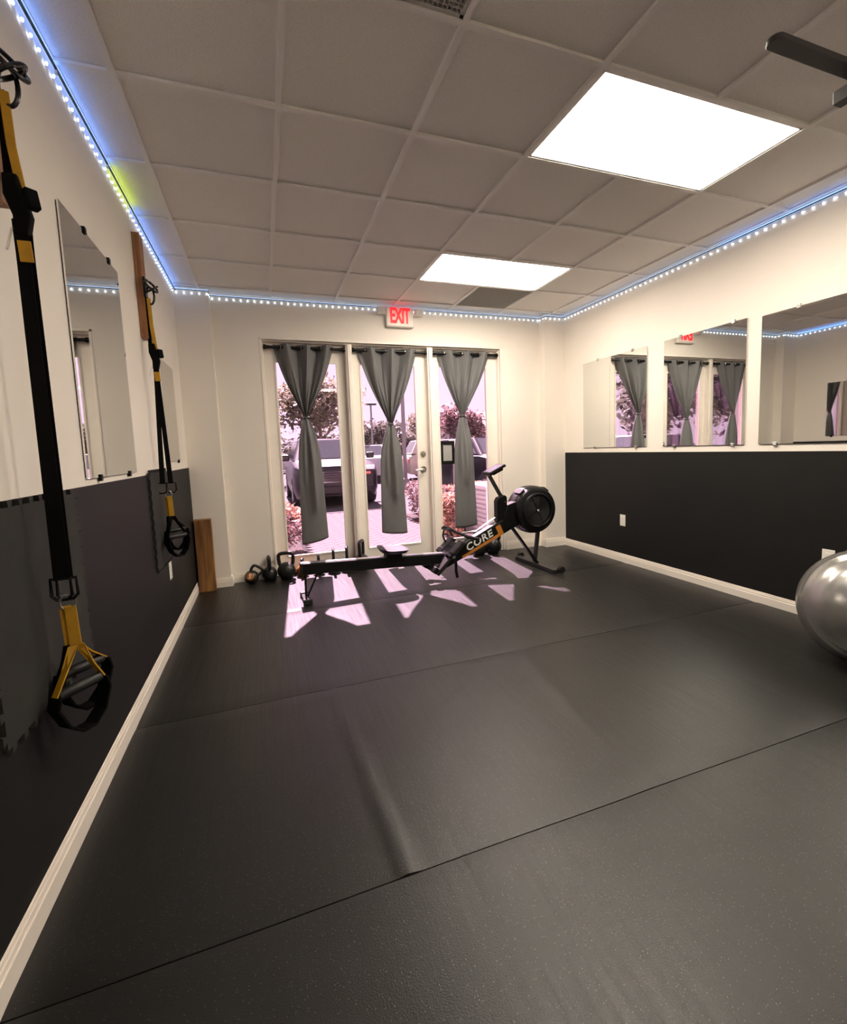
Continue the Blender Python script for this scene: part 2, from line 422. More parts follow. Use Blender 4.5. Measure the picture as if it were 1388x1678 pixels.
for k in range(3):
    (a, b_), (g0, g1) = bays[k], glx[k]
    mb = MB()
    mb.box(a, g0, DY0, DY1, .02, OZ - .034); mb.box(g1, b_, DY0, DY1, .02, OZ - .034)
    mb.box(g0, g1, DY0, DY1, .02, GZ0); mb.box(g0, g1, DY0, DY1, GZ1, OZ - .034)
    d = struct(mb.build('door_%d' % (k + 1), 'door_paint'), dl[k], 'door'); doors.append(d)
    # glazing beads
    for nm, q in (('glazing_bead', (g0 - .012, g0 + .006, GZ0, GZ1)), ('glazing_bead', (g1 - .006, g1 + .012, GZ0, GZ1)), ('glazing_bead', (g0, g1, GZ0 - .012, GZ0 + .006)), ('glazing_bead', (g0, g1, GZ1 - .006, GZ1 + .012))):
        box(nm, q[0], q[1], DY0 - .008, DY0 + .004, q[2], q[3], 'door_paint', d, bevel=.003)
    box('pane', g0 - .005, g1 + .005, DY0 + .017, DY0 + .023, GZ0 - .005, GZ1 + .005, 'pink_glass', d)
    box('threshold', a, b_, DY0 - .03, DY1 + .03, -.011, .018, 'steel', d)
# lever and deadbolt on the middle leaf
d = doors[1]; kx = 2.322
MB().lathe([(.03, -.012), (.034, -.004), (.034, 0)], (kx, DY0, 1.172), 'y', 20).build('deadbolt', 'chrome', d, smooth=True)
MB().lathe([(.012, -.03), (.013, -.012)], (kx, DY0, 1.172), 'y', 14).build('thumb_turn', 'chrome', d, smooth=True)
mb = MB().lathe([(.031, -.014), (.034, -.004), (.034, 0)], (kx, DY0, 1.004), 'y', 20)
mb.tube([(kx, DY0 - .01, 1.004), (kx, DY0 - .045, 1.004), (kx - .012, DY0 - .055, 1.004), (kx - .06, DY0 - .055, 1.002), (kx - .105, DY0 - .05, .998)], [.012, .012, .012, .010, .008], 10)
mb.build('lever_handle', 'chrome', d, smooth=True)
# black sign holder on the right pane
s = thing('sign_holder', (2.62, DY0 + .01, 1.18), 'black framed sign holder on the right glass door beside the curtain', 'sign')
mb = MB(); o = s.location
for q in ((2.535, 2.565, 1.045, 1.31), (2.675, 2.705, 1.045, 1.31), (2.565, 2.675, 1.045, 1.085), (2.565, 2.675, 1.27, 1.31)): mb.box(q[0], q[1], DY0 - .006, DY0 + .012, q[2], q[3])
mb.build('frame', 'black_plastic', s, off=o, bevel=.002)
box('insert', 2.565, 2.675, DY0 + .004, DY0 + .01, 1.085, 1.27, 'paper_grey', s, off=o)

# ---------------------------------------------------------------- ceiling lights and vents
lab = {0: 'large bright rectangular ceiling light panel nearest the camera in view', 1: 'smaller looking bright ceiling light panel near the exit sign', 2: 'unseen ceiling light panel added at the rear to light the room'}
for k, ly in enumerate(light_rows):
    L = thing('ceiling_light', ((LX0 + LX1) / 2, ly + T / 2, H), lab[k], 'ceiling light', 'flat ceiling light panels'); a, b_ = T - .004, T / 2 - .004
    mb = MB()
    for q in ((-a, -a + .022, -b_, b_), (a - .022, a, -b_, b_), (-a, a, -b_, -b_ + .022), (-a, a, b_ - .022, b_)): mb.box(*q, -.004, .02)
    mb.build('frame', 'grid_paint', L)
    MB().box(-a + .022, a - .022, -b_ + .022, b_ - .022, .002, .012).build('diffuser', 'panel_diffuser', L)
for k, (vx, vy) in enumerate(vent_cells):
    V = thing('ceiling_vent', (vx + T / 2, vy + T / 2, H), ('square eggcrate return air grille at the top edge of the ceiling', 'dark square ceiling grille behind the far light panel')[k], 'vent', 'ceiling grilles'); a = T / 2 - .006
    mb = MB()
    for q in ((-a, -a + .02, -a, a), (a - .02, a, -a, a), (-a, a, -a, -a + .02), (-a, a, a - .02, a)): mb.box(*q, -.002, .02)
    mb.build('frame', 'vent_metal', V)
    MB().box(-a, a, -a, a, .026, .028).build('backing', 'vent_dark', V)
    mb = MB(); n = 34
    for i in range(1, n):
        p = -a + 2 * a * i / n; mb.box(p - .0012, p + .0012, -a, a, .001, .016); mb.box(-a, a, p - .0012, p + .0012, .001, .016)
    g = mb.build('grille_core', 'vent_metal' if k == 0 else 'vent_metal', V); g['kind'] = 'stuff'

# ---------------------------------------------------------------- LED light strips
led_me = MB().lathe([(.0, .004), (.0042, .003), (.0048, -.001), (.0035, -.006), (0, -.009)], n=8).mesh('led', 'led_white', True)
hook_me = MB().box(-.004, .004, -.002, .002, 0, .039).mesh('hook', 'white_plastic')
def led_strip(pts, nrm, label, glow, glows=None, z=2.676):
    a = Vector((*pts[0], z)); root = thing('led_strip', a, label, 'light strip', 'bead light strips below the ceiling')
    tape = MB(); gl = {}
    for i in range(len(pts) - 1):
        p, q = Vector(pts[i]), Vector(pts[i + 1]); d = (q - p); L = d.length; d.normalize(); nn = Vector(nrm[i])
        c = nn * .022
        tape.bar((p.x + c.x, p.y + c.y, z + .020), (q.x + c.x, q.y + c.y, z + .020), .009, .004)
        for s0, s1, m in (glows or [(0, 99, glow)]):
            s1 = min(s1, L)
            if s0 < s1 - .01:
                A = p + d * s0 + c; B = p + d * s1 + c
                gl.setdefault(m, MB()).bar((A.x, A.y, z + .0245), (B.x, B.y, z + .0245), .006, .003)
        k = 0; t = .02 if i else .03
        while t < L - .01:
            o = link('led', led_me, root); o.location = (p.x + d.x * t + nn.x * .009 - a.x, p.y + d.y * t + nn.y * .009 - a.y, 0)
            t += .0608
    tape.build('tape', 'black_plastic', root, off=a)
    for m, mb in gl.items(): mb.build('glow_tape', m, root, off=a)
    return root
ls = led_strip([(0, 1.25), (0, PLY)], [(1, 0)], 'bead light strip with blue glow and one lime stretch along the left wall', None, [(0, 1.67, 'led_glow_blue'), (1.67, 2.1, 'led_glow_lime'), (2.1, 9, 'led_glow_blue')])
lb = led_strip([(0, PLY), (PLX, PLY), (PLX, D), (PRX, D), (PRX, PRY), (W, PRY)], [(0, -1), (0, -1), (0, -1), (0, -1), (0, -1)], 'white bead light strip across the back wall above the doors', 'led_glow_dim')
lr = led_strip([(W, PRY), (W, 1.2)], [(-1, 0)], 'white bead light strip along the right wall above the mirrors', None, [(0, 2.0, 'led_glow_dim'), (2.0, 9, 'led_glow_mid')])
for rt, pts in ((lb, [(GX0 + T * i, D - .02) for i in range(7)]), (lr, [(W - .02, y) for y in rows if 1.3 < y < 4.7]), (ls, [(.02, y) for y in rows if 1.3 < y < 4.7])):
    for (x, y) in pts:
        o = link('hook', hook_me, rt); o.location = (x - rt.location.x, (y if not (x < PLX or x > PRX) or rt is not lb else PLY - .02) - rt.location.y, 0)

# ---------------------------------------------------------------- exit sign
EX = thing('exit_sign', (2.082, D, 2.6), 'lit red EXIT sign with two emergency lamp heads on back wall', 'exit sign')
MB().box(-.148, .148, -.055, -.004, -.098, .098).build('housing', 'white_plastic', EX, bevel=.012, seg=3)
MB().box(-.135, .135, -.004, 0, -.09, .09).build('back_plate', 'white_plastic', EX)
me = text_mesh('EXIT', .215, .004, 'letters', 'exit_red', spacing=.9, bold=.005)
t = link('letters', me, EX); t.rotation_euler = (R(90), 0, 0); t.location = (.0, -.058, .008); t.scale = (.53, 1, 1)
for sx in (-1, 1):
    hd = MB().box(sx * .205 - .045, sx * .205 + .045, -.085, -.02, .022, .092).build('lamp_head', 'white_plastic', EX, bevel=.012, seg=2)
    mb = MB()
    for i in range(4):
        for j in range(3): mb.lathe([(.008, -.003), (.009, 0)], (sx * .205 - .03 + .02 * i, -.0855, .037 + .02 * j), 'y', 8)
    mb.build('lens', 'lamp_lens', hd)
    MB().tube([(sx * .14, -.03, .03), (sx * .175, -.04, .035)], .012, 8).build('swivel_arm', 'white_plastic', EX)

# ---------------------------------------------------------------- curtains and rods
CY = D + .035
cl = ['dark grey grommet curtain tied in the middle on left glass door', 'grey grommet curtain tied in the middle on the door with the lever', 'grey grommet curtain tied in the middle on right glass door']
rl = ['black curtain rod across the left door bay', 'black curtain rod across the middle door bay', 'black curtain rod across the right door bay']
# top x0,x1 ; tie x,z ; bottom x0,x1,z0,z1
cd = [(.808, 1.388, 1.078, 1.590, .965, 1.232, .300, .352), (1.632, 2.282, 1.957, 1.512, 1.806, 2.090, .345, .318), (2.515, 3.158, 2.795, 1.590, 2.668, 2.940, .318, .336)]
sstep = lambda t: t * t * (3 - 2 * t)
def curtain(k):
    x0, x1, tx, tz, b0, b1, bz0, bz1 = cd[k]
    root = thing('curtain', ((x0 + x1) / 2, CY, .33), cl[k], 'curtain', 'tied curtains on the entrance doors'); off = root.location
    ztop = 2.300; ns, nt1, nt2 = 120, 46, 50
    mb = MB(); V = []
    ph = random.Random(40 + k)
    p1, p2, p3 = ph.uniform(0, 6), ph.uniform(0, 6), ph.uniform(0, 6)
    for t in range(nt1 + nt2 + 1):
        for i in range(ns + 1):
            s_ = i / ns; u = 2 * s_ - 1
            if t <= nt1:
                q = t / nt1; e = q ** 1.12
                c = (x0 + x1) / 2 * (1 - e) + tx * e
                hw = (x1 - x0) / 2 * (1 - e) + .024 * e
                hw += .018 * math.sin(math.pi * q) * (1 if q < .5 else math.sin(math.pi * q))
                amp = .030 * (1 - q) ** .7 + .014
                y = amp * math.sin(2 * math.pi * 3.0 * s_ + .6) * (1 - .3 * q) + .010 * math.sin(2 * math.pi * 8 * s_ + p1 + q * 2) * sstep(min(1, q * 1.6))
                y += .03 * u * u * q * (1 - q)
                # gathers near the tie
                y += .012 * math.sin(2 * math.pi * 13 * s_ + p2) * max(0, q - .55) / .45
                x = c + u * hw + .012 * (1 - q) * math.sin(4 * math.pi * 3.0 * s_ + 1.2) * (1 - abs(u))
                z = ztop + (tz - ztop) * q + .012 * abs(u) * q
            else:
                q = (t - nt1) / nt2
                op = min(1, q / .38); op = math.sin(op * math.pi / 2) ** .8
                top_l, top_r = tx - .024, tx + .024
                l = top_l + (tx + (b0 - tx) * .80 - top_l) * op + (b0 - (tx + (b0 - tx) * .80)) * q
                r = top_r + (tx + (b1 - tx) * .72 - top_r) * op + (b1 - (tx + (b1 - tx) * .72)) * q
                # doubled cloth: the panel folds back on itself, a flattened roll
                ang = (s_ - .5) * 2 * math.pi * .93
                cx_, hw = (l + r) / 2, (r - l) / 2
                x = cx_ + hw * math.sin(ang * .5 + .25 * math.sin(ang)) if True else 0
                x = cx_ + hw * max(-1, min(1, 1.02 * math.sin(ang)))
                dep = .014 + .022 * op
                y = -dep * math.cos(ang)
                fr = max(0, math.cos(ang))
                # soft pocket folds on the front
                v = (x - cx_) / max(hw, .01)
                y += fr * .022 * math.sin(2.4 * v + p3 + 5.0 * q) * math.exp(-((q - .35) / .3) ** 2)
                y += fr * .013 * math.cos(5.2 * v + p1) * (1 - q) ** 1.2
                y -= fr * .045 * math.exp(-((v - .22 + .1 * k) / .24) ** 2) * (1 / (1 + math.exp((q - .72 + .06 * k) * 40))) * op
                y -= fr * .034 * math.exp(-((v + .45) / .18) ** 2) * (1 / (1 + math.exp((q - .52) * 36))) * op
                bz = bz0 + (bz1 - bz0) * (v + 1) / 2
                z = tz + (bz - tz) * q - .012 * q * fr
            V.append((x, CY + y, z))
    n = ns + 1; F = [(j * n + i, j * n + i + 1, (j + 1) * n + i + 1, (j + 1) * n + i) for j in range(nt1 + nt2) for i in range(ns)]
    mb.add(V, F); fb = mb.build('fabric', 'curtain_cloth', root, smooth=75, off=off)
    so = fb.modifiers.new('thickness', 'SOLIDIFY'); so.thickness = .002; so.offset = 0
    MB().tube(arc((tx, CY, tz), 1, 0, 360, 20, (.031, 0, 0), (0, .026, .004))[:-1], .006, 8, closed=True).build('tie_band', 'curtain_cloth', root, smooth=True, off=off)
    for i in range(6):
        s_ = (i + .5) / 6 + .02; x = x0 + (x1 - x0) * s_; sl = math.cos(2 * math.pi * 3 * s_ + .6)
        M = Matrix.Translation((x, CY, 2.268)) @ Matrix.Rotation(R(60 if sl > 0 else -60), 4, 'Z')
        MB().tube(arc((0, 0, 0), .024, 0, 360, 18, (1, 0, 0), (0, 0, 1))[:-1], .0042, 6, closed=True).xf(M).build('grommet', 'chrome', root, smooth=True, off=off)
    return root
for k in range(3):
    curtain(k)
    a, b_ = bays[k]; a += .002; b_ -= .002
    r = thing('curtain_rod', ((a + b_) / 2, CY, 2.268), rl[k], 'curtain rod', 'curtain rods'); off = r.location
    MB().tube([(a + .02, CY, 2.268), (b_ - .02, CY, 2.268)], .015, 14).build('rod', 'black_gloss', r, smooth=True, off=off)
    for x0, sg in ((a, 1), (b_, -1)):
        MB().lathe([(.021, 0), (.024, .006), (.024, .022), (.018, .028), (.018, .05), (.014, .054)], (0, 0, 0), 'x', 16).xf(Matrix.Translation((x0, CY, 2.268)) @ Matrix.Scale(sg, 4, (1, 0, 0))).build('end_cap', 'black_gloss', r, smooth=True, off=off)

# ---------------------------------------------------------------- mirrors
def mirror(x, sgn, y0, y1, z0, z1, label, clips, clipm='steel', back=None):
    root = thing('wall_mirror', (x, (y0 + y1) / 2, z0), label, 'mirror', 'frameless wall mirrors'); off = root.location
    a, b_ = sorted((x + sgn * .004, x + sgn * .010))
    box('backing', *sorted((x, x + sgn * .004)), y0 + .004, y1 - .004, z0 + .004, z1 - .004, back or 'mirror_edge', root, off=off)
    box('glass', a, b_, y0, y1, z0, z1, 'mirror_glass', root, off=off)
    for (cy_, cz_) in clips:
        c0, c1 = sorted((x, x + sgn * .016))
        up = 1 if cz_ > (z0 + z1) / 2 else -1
        mb = MB().box(c0, c1, cy_ - .012, cy_ + .012, *sorted((cz_, cz_ + up * .016)))
        mb.box(*sorted((x + sgn * .011, x + sgn * .016)), cy_ - .012, cy_ + .012, *sorted((cz_ - up * .012, cz_)))
        mb.build('clip', clipm, root, off=off, bevel=.002)
    return root
mirror(0, 1, 2.152, 2.895, 1.163, 2.192, 'tall mirror on left wall between the two hanging straps', [(2.42, 2.192), (2.75, 2.192), (2.3, 1.163), (2.75, 1.163)], 'black_plastic', 'black_plastic')
mirror(0, 1, 3.80, 4.31, 1.205, 1.94, 'narrow mirror on left wall behind the far hanging strap', [(4.24, 1.205)], 'black_plastic')
mirror(W, -1, 3.467, 4.388, 1.178, 2.103, 'right wall mirror farthest from the camera, next to the corner pillar', [(4.15, 2.103), (3.65, 2.103), (4.2, 1.178), (3.6, 1.178)])
mirror(W, -1, 2.512, 3.27, 1.178, 2.103, 'middle mirror of the three on the right wall', [(2.62, 2.103), (3.1, 2.103), (2.6, 1.178), (3.15, 1.178)])
mirror(W, -1, 1.25, 2.402, 1.178, 2.085, 'largest right wall mirror cut by the photo edge', [(2.16, 2.085), (1.5, 2.085), (2.28, 1.178), (1.83, 1.178)])

# ---------------------------------------------------------------- outlets
def outlet(x, sgn, y, z, label):
    r = thing('wall_outlet', (x, y, z), label, 'outlet', 'white outlet plates')
    f = lambda a, b_: sorted((sgn * a, sgn * b_))
    MB().box(*f(0, .006), -.037, .037, -.058, .058).build('cover_plate', 'white_plastic', r, bevel=.003)
    for dz in (-.022, .022): MB().box(*f(.006, .0085), -.016, .016, dz - .014, dz + .014).build('socket', 'white_plastic', r, bevel=.004)
    MB().lathe([(.003, .006), (.003, .008)], (0, 0, 0), 'x', 8).xf(Matrix.Scale(sgn, 4, (1, 0, 0))).build('screw', 'steel', r)
outlet(PT, 1, 3.512, .475, 'white outlet plate on the black left wall below the foam tile')
outlet(W - PT, -1, 3.768, .432, 'white outlet plate on the black right wall toward the back')
outlet(W - PT, -1, 1.918, .43, 'white outlet plate on right wall partly hidden behind the silver ball')

# ---------------------------------------------------------------- foam puzzle tiles on the left wall
def puzzle(y0, z0, w_, h_, n):
    pts = []
    def edge(a, b_, nrm):
        a = Vector(a); b_ = Vector(b_); d = (b_ - a) / n; nn = Vector(nrm) * .017
        for i in range(n):
            p = a + d * i
            pts.append(p)
            pts.extend([p + d * .36, p + d * .28 + nn, p + d * .72 + nn, p + d * .64])
    edge((y0, z0), (y0 + w_, z0), (0, -1)); edge((y0 + w_, z0), (y0 + w_, z0 + h_), (1, 0))
    edge((y0 + w_, z0 + h_), (y0, z0 + h_), (0, 1)); edge((y0, z0 + h_), (y0, z0), (-1, 0))
    return [tuple(p) for p in pts]
for (y0, z0, lb_) in ((1.37, .535, 'black puzzle edge foam tile behind the near hanging handles'), (3.13, .562, 'grey black puzzle edge foam tile behind the far hanging handles')):
    o = MB().prism([(a - y0, b_ - z0) for a, b_ in puzzle(y0, z0, .60 if y0 < 2 else .5, .585, 10)], 'x', 0, .013).build('foam_tile', 'foam_mat')
    o.location = (PT, y0, z0); tag(o, lb_, 'foam tile', 'foam tiles on the left wall')

# ---------------------------------------------------------------- wood
o = box('wall_board', 0, .04, -.045, .045, 0, .63, 'wood_board', bevel=.003); o.location = (0, 1.637, 1.937); tag(o, 'brown wooden board on left wall holding the near strap', 'board', 'anchor boards on the left wall')
o = box('wall_board', 0, .04, -.045, .045, 0, .615, 'wood_board', bevel=.003); o.location = (0, 3.385, 1.968); tag(o, 'brown wooden board on left wall holding the far strap', 'board', 'anchor boards on the left wall')
o = box('wooden_beam', -.07, .07, -.045, .045, 0, .665, 'wood_beam', bevel=.004); o.location = (.092, 4.662, .001); o.rotation_euler = (0, 0, R(2)); tag(o, 'short brown timber post standing upright in the back left corner', 'beam')

# ---------------------------------------------------------------- suspension trainers
def trainer(y, x, label, zt, ztag, zb, zh, split, hdir, bulk):
    r = thing('suspension_trainer', (x, y, zh - .2), label, 'suspension trainer', 'suspension trainers on the left wall'); off = r.location
    P = lambda dx, dy, z: (x + dx, y + dy, z)
    bw = .046
    # anchor bracket with two black rings
    mb = MB().box(.04, .052, y - .03, y + .03, zt - .07, zt + .05)
    mb.build('anchor_plate', 'black_plastic', r, off=off, bevel=.003)
    for dz, tilt, rr in ((.005, 52, .046), (-.018, -30, .040)):
        M = Matrix.Translation(P(.012, 0, zt + dz)) @ Matrix.Rotation(R(tilt), 4, 'Y') @ Matrix.Rotation(R(20), 4, 'X')
        MB().tube(arc((0, 0, 0), rr, 0, 360, 24, (1, 0, 0), (0, 1, 0))[:-1], .0065, 8, closed=True).xf(M).build('anchor_ring', 'black_gloss', r, smooth=True, off=off)
    M = Matrix.Translation(P(.004, 0, zt - .055))
    MB().tube(arc((0, 0, 0), 1, 0, 360, 24, (.022, 0, 0), (0, 0, .05))[:-1], .006, 8, closed=True).xf(M).build('carabiner', 'black_gloss', r, smooth=True, off=off)
    # upper webbing
    z1 = zt - .09; z2 = ztag + .165
    MB().ribbon([P(-.006, 0, z1 + .02), P(-.004, .002, (z1 + z2) / 2), P(.008, 0, z2)], (.020, .006, 0), .014).build('anchor_webbing', 'yellow_web', r, off=off, bevel=.002)
    MB().ribbon([P(-.018, .012, z1 + .03), P(-.022, .014, z2 + .02)], (.02, 0, 0), .006).build('anchor_loop', 'black_web', r, off=off)
    MB().ribbon([P(-.012, 0, z2 + .035), P(-.006, -.006, z2 - .02), P(.006, 0, z2 - .07), P(0, 0, z2 - .12)], [(.034, 0, 0), (.046, 0, 0), (.042, 0, 0), (.032, 0, 0)], .03).build('equaliser_loop', 'black_web', r, off=off, bevel=.006)
    MB().ribbon([P(.026, -.006, z2 + .0), P(.032, -.006, z2 - .05)], (.022, .02, 0), .028).build('cam_buckle', 'black_web', r, off=off, bevel=.004)
    MB().ribbon([P(.004, -.012, ztag + .028), P(.008, -.016, ztag - .028)], (.03, .0, 0), .004).build('tag', 'yellow_web', r, off=off)
    if split:
        MB().tube([P(-.02, -.01, ztag + .06), P(-.032, -.02, ztag + .0)], .003, 6).build('tag_cord', 'white_plastic', r, off=off)
    # main straps
    for s_ in (-1, 1):
        MB().ribbon([P(.004 * s_, .006 * s_, z2 - .08), P(.003 * s_ + .0, .006 * s_, ztag), P(s_ * split, s_ * split * .6, zb + .02)], [(.030 * bulk, .004, 0), (.030 * bulk, .004, 0), (.040 * bulk, .004, 0)], .0035).build('strap', 'black_web', r, off=off)
    # adjuster buckles
    for s_ in (-1, 1):
        c = Vector(P(s_ * (split + .004), s_ * split * .6, zb - .005))
        loop = [c + Vector((dx, 0, dz)) for dx, dz in ((-.024, .03), (.024, .03), (.025, -.02), (.012, -.034), (-.012, -.034), (-.025, -.02))]
        MB().tube(loop, .0048, 8, closed=True).build('buckle', 'black_gloss', r, smooth=True, off=off)
    MB().tube(arc(P(.004, 0, zb - .048), 1, 0, 360, 18, (.018, .006, 0), (0, 0, .022))[:-1], .003, 6, closed=True).build('ring', 'steel', r, smooth=True, off=off)
    # handles: yellow webbing, grip, black foot cradle
    hd = Vector((hdir[0], hdir[1], hdir[2])).normalized()
    for s_, dd in ((1, Vector((.018, -.03, 0))), (-1, Vector((.006, .045, .03)))):
        g = Vector(P(.002 if bulk > .9 else .02, 0, zh)) + dd; L = .062
        ga, gb = g - hd * L, g + hd * L
        MB().tube([ga, g - hd * (L * .95), g, g + hd * (L * .95), gb], [.013, .0155, .0165, .0155, .013], 14).build('grip', 'black_rubber', r, smooth=True, off=off)
        top = Vector(P(.002 + s_ * .008, -s_ * .006, zb - .06)); mid = top + Vector((.004, 0, -.5 * (zb - .06 - zh)))
        MB().ribbon([top, (top + mid) / 2, mid], (.028, .006, 0), .007).build('handle_webbing', 'yellow_web', r, off=off, bevel=.001)
        side = hd.cross(Vector((0, 0, 1))).normalized() * .030
        for e, gp in ((-1, ga), (1, gb)):
            MB().ribbon([mid + hd * (.008 * e), mid.lerp(gp, .55) + hd * (.006 * e), gp + hd * (.008 * e)], [Vector((.024, .006, 0)), side * .7, side * .7], .004).build('handle_webbing', ('yellow_web' if s_ > 0 or e > 0 else 'black_web') if bulk > .9 else 'black_web', r, off=off)
        dn = .128
        cr = [gp_ for gp_ in (ga - hd * .006, ga - hd * .014 - Vector((0, 0, .035)), g - hd * .05 - Vector((0, 0, dn * .75)), g - hd * .015 - Vector((0, 0, dn)), g + hd * .02 - Vector((0, 0, dn)), g + hd * .055 - Vector((0, 0, dn * .75)), gb + hd * .014 - Vector((0, 0, .035)), gb + hd * .006)]
        MB().ribbon(cr, side * 1.55, .008).build('foot_cradle', 'black_web', r, off=off, bevel=.002)
    return r
trainer(1.632, .078, 'yellow and black suspension strap with handles hanging nearest the camera', 2.285, 1.805, .868, .572, .003, (.07, .095, .0), 1.0)
trainer(3.352, .064, 'yellow and black suspension strap with handles hanging farther from camera', 2.275, 1.735, 1.05, .735, .021, (.07, .08, .0), 1.0 * .72)

# ---------------------------------------------------------------- pull-up bar at the top right
PB = thing('pull_up_bar', (2.60, 1.12, 2.46), 'dark grey overhead bar with rounded end near ceiling at right', 'pull-up bar')
off = PB.location
mb = MB(); out = [(2.242 - .024 * math.cos(R(a_)), .026 * math.sin(R(a_))) for a_ in range(-90, 91, 15)]
outline = [(4.05, -.026)] + [(x, y) for x, y in out] + [(4.05, .026)]
mb.prism([(x, 1.108 + y) for x, y in outline], 'z', 2.45, 2.468).build('flat_bar', 'bar_grey', PB, off=off, bevel=.003)
box('cross_beam', 2.655, 2.70, .35, 1.185, 2.405, 2.45, 'bar_grey', PB, off=off, bevel=.002)
for y in (.45, 1.0):
    box('hanger_rod', 2.668, 2.688, y - .01, y + .01, 2.45, H - .001, 'grey_metal', PB, off=off)
box('wall_flange', 4.05, W - .0005, 1.05, 1.166, 2.40, 2.52, 'grey_metal', PB, off=off)

# ---------------------------------------------------------------- exercise ball
BR = .308; bc = Vector((3.612, 1.470, BR))
B = thing('exercise_ball', (bc.x, bc.y, 0), 'large silver grey inflatable exercise ball by the right wall', 'exercise ball')
prof = []; nb = 96
for i in range(nb + 1):
    a = math.pi * i / nb - math.pi / 2; rr = BR
    lat = math.degrees(a)
    if abs(lat) < 58: rr += .0011 * math.cos(R(lat * 30)) * (1 if abs(lat) > 8 else .3)
    prof.append((max(0, rr * math.cos(a)), rr * math.sin(a)))
ax = Vector((-.75, -.5, .28)).normalized()
Mq = Matrix.Translation((0, 0, BR)) @ ax.to_track_quat('Z', 'Y').to_matrix().to_4x4()
body = MB().lathe(prof, n=96).xf(Mq)
body.v = [(x, y, max(z, .001)) for x, y, z in body.v]
body.build('ball_skin', 'ball_vinyl', B, smooth=80)
vd = Vector((-.78, -.42, -.20)).normalized(); Mv = Matrix.Translation(Vector((0, 0, BR)) + vd * (BR - .001)) @ vd.to_track_quat('Z', 'Y').to_matrix().to_4x4()
MB().lathe([(.006, 0), (.006, .003), (.003, .004), (0, .004)], n=12).xf(Mv).build('valve_plug', 'white_plastic', B, smooth=True)

# ---------------------------------------------------------------- kettlebells
def kettlebell(x, y, r, hh, rz, label, m='kettle_iron', lean=None, badge=None, hw=None, ground=.001):
    k = thing('kettlebell', (x, y, ground), label, 'kettlebell', 'kettlebells along the back wall')
    zc = r * .93; hw = hw or r * .78
    prof = [(0, 0), (r * .55, 0), (r * .62, .003)]
    for i in range(1, 15):
        a = -50 + i * (140 / 14.0); prof.append((max(0, r * math.cos(R(a))), zc + r * math.sin(R(a)) * .97))
    top = hh; tr = max(.013, r * .20)
    hp = [(-hw * .72, 0, zc + r * .55), (-hw * .93, 0, zc + r * .9), (-hw, 0, top - tr - hw * .45), (-hw * .86, 0, top - tr - hw * .12), (-hw * .5, 0, top - tr * 1.02), (0, 0, top - tr),
          (hw * .5, 0, top - tr * 1.02), (hw * .86, 0, top - tr - hw * .12), (hw, 0, top - tr - hw * .45), (hw * .93, 0, zc + r * .9), (hw * .72, 0, zc + r * .55)]
    fine = []
    for i in range(len(hp) - 1):
        p0, p1, p2, p3 = (Vector(hp[max(i - 1, 0)]), Vector(hp[i]), Vector(hp[i + 1]), Vector(hp[min(i + 2, len(hp) - 1)]))
        for t in (0, .25, .5, .75):
            fine.append(.5 * ((2 * p1) + (p2 - p0) * t + (2 * p0 - 5 * p1 + 4 * p2 - p3) * t * t + (3 * p1 - p0 - 3 * p2 + p3) * t ** 3))
    fine.append(Vector(hp[-1]))
    Mr = Matrix.Rotation(rz, 4, 'Z')
    if lean: Mr = Matrix.Translation((0, 0, zc)) @ Matrix.Rotation(lean[0], 4, Vector(lean[1])) @ Matrix.Translation((0, 0, -zc)) @ Mr
    MB().lathe(prof, n=28).xf(Mr).build('bell', m, k, smooth=50)
    MB().tube(fine, tr, 12).xf(Mr).build('handle', 'kettle_iron', k, smooth=True)
    if badge:
        dv = Vector(badge).normalized(); q = dv.to_track_quat('Z', 'Y').to_matrix().to_4x4(); Mb = Matrix.Translation(Vector((0, 0, zc)) + dv * (r * .93)) @ q
        d_ = MB().lathe([(0, r * .075), (r * .5, r * .07), (r * .56, r * .02), (r * .56, -r * .1)], n=24).xf(Mb).build('badge', 'kettle_orange' if badge[1] < -.8 and r < .07 else m, k, smooth=True)
        if r < .07:
            t_ = link('number', text_mesh('5', r * .95, .0008, 'number', 'white_print', bold=.001), d_); t_.matrix_local = Matrix.Translation(Vector((0, 0, zc)) + dv * (r * 1.005)) @ q @ Matrix.Rotation(R(-25), 4, 'Z')
    return k
KY = 4.775
kettlebell(.468, KY - .04, .066, .185, R(10), 'small kettlebell with orange number 5 badge leaning by the back wall', lean=(R(38), (-.12, 1, 0)), badge=(-.25, -.92, .30))
kettlebell(.632, KY + .0, .070, .245, R(96), 'black kettlebell seen edge-on between the badge one and the large one', badge=(-.1, -1, .05))
kettlebell(.79, KY - .03, .088, .275, R(-6), 'large black kettlebell standing left of the rower with wide handle', badge=(-.1, -.98, .08))
kettlebell(.944, KY + .01, .060, .185, R(80), 'orange kettlebell half hidden behind the rear end of the rower rail', 'kettle_orange')
for i, (x, h, rr, rz, lb_) in enumerate(((1.105, .205, .058, 88, 'black kettlebell behind the rail, first right of the orange one'), (1.255, .25, .066, 84, 'black kettlebell behind the rail, second right of the orange one'),
        (1.392, .262, .070, 80, 'black kettlebell behind the rail left of the door mullion'), (1.546, .312, .082, 62, 'tallest kettlebell behind the rail, in front of the mullion'))):
    kettlebell(x, KY, rr, h, R(rz), lb_)
kettlebell(2.895, KY - .02, .094, .30, R(30), 'left one of two black kettlebells behind the rower boom')
kettlebell(3.085, KY + .0, .094, .30, R(-40), 'right one of two black kettlebells behind the rower boom')

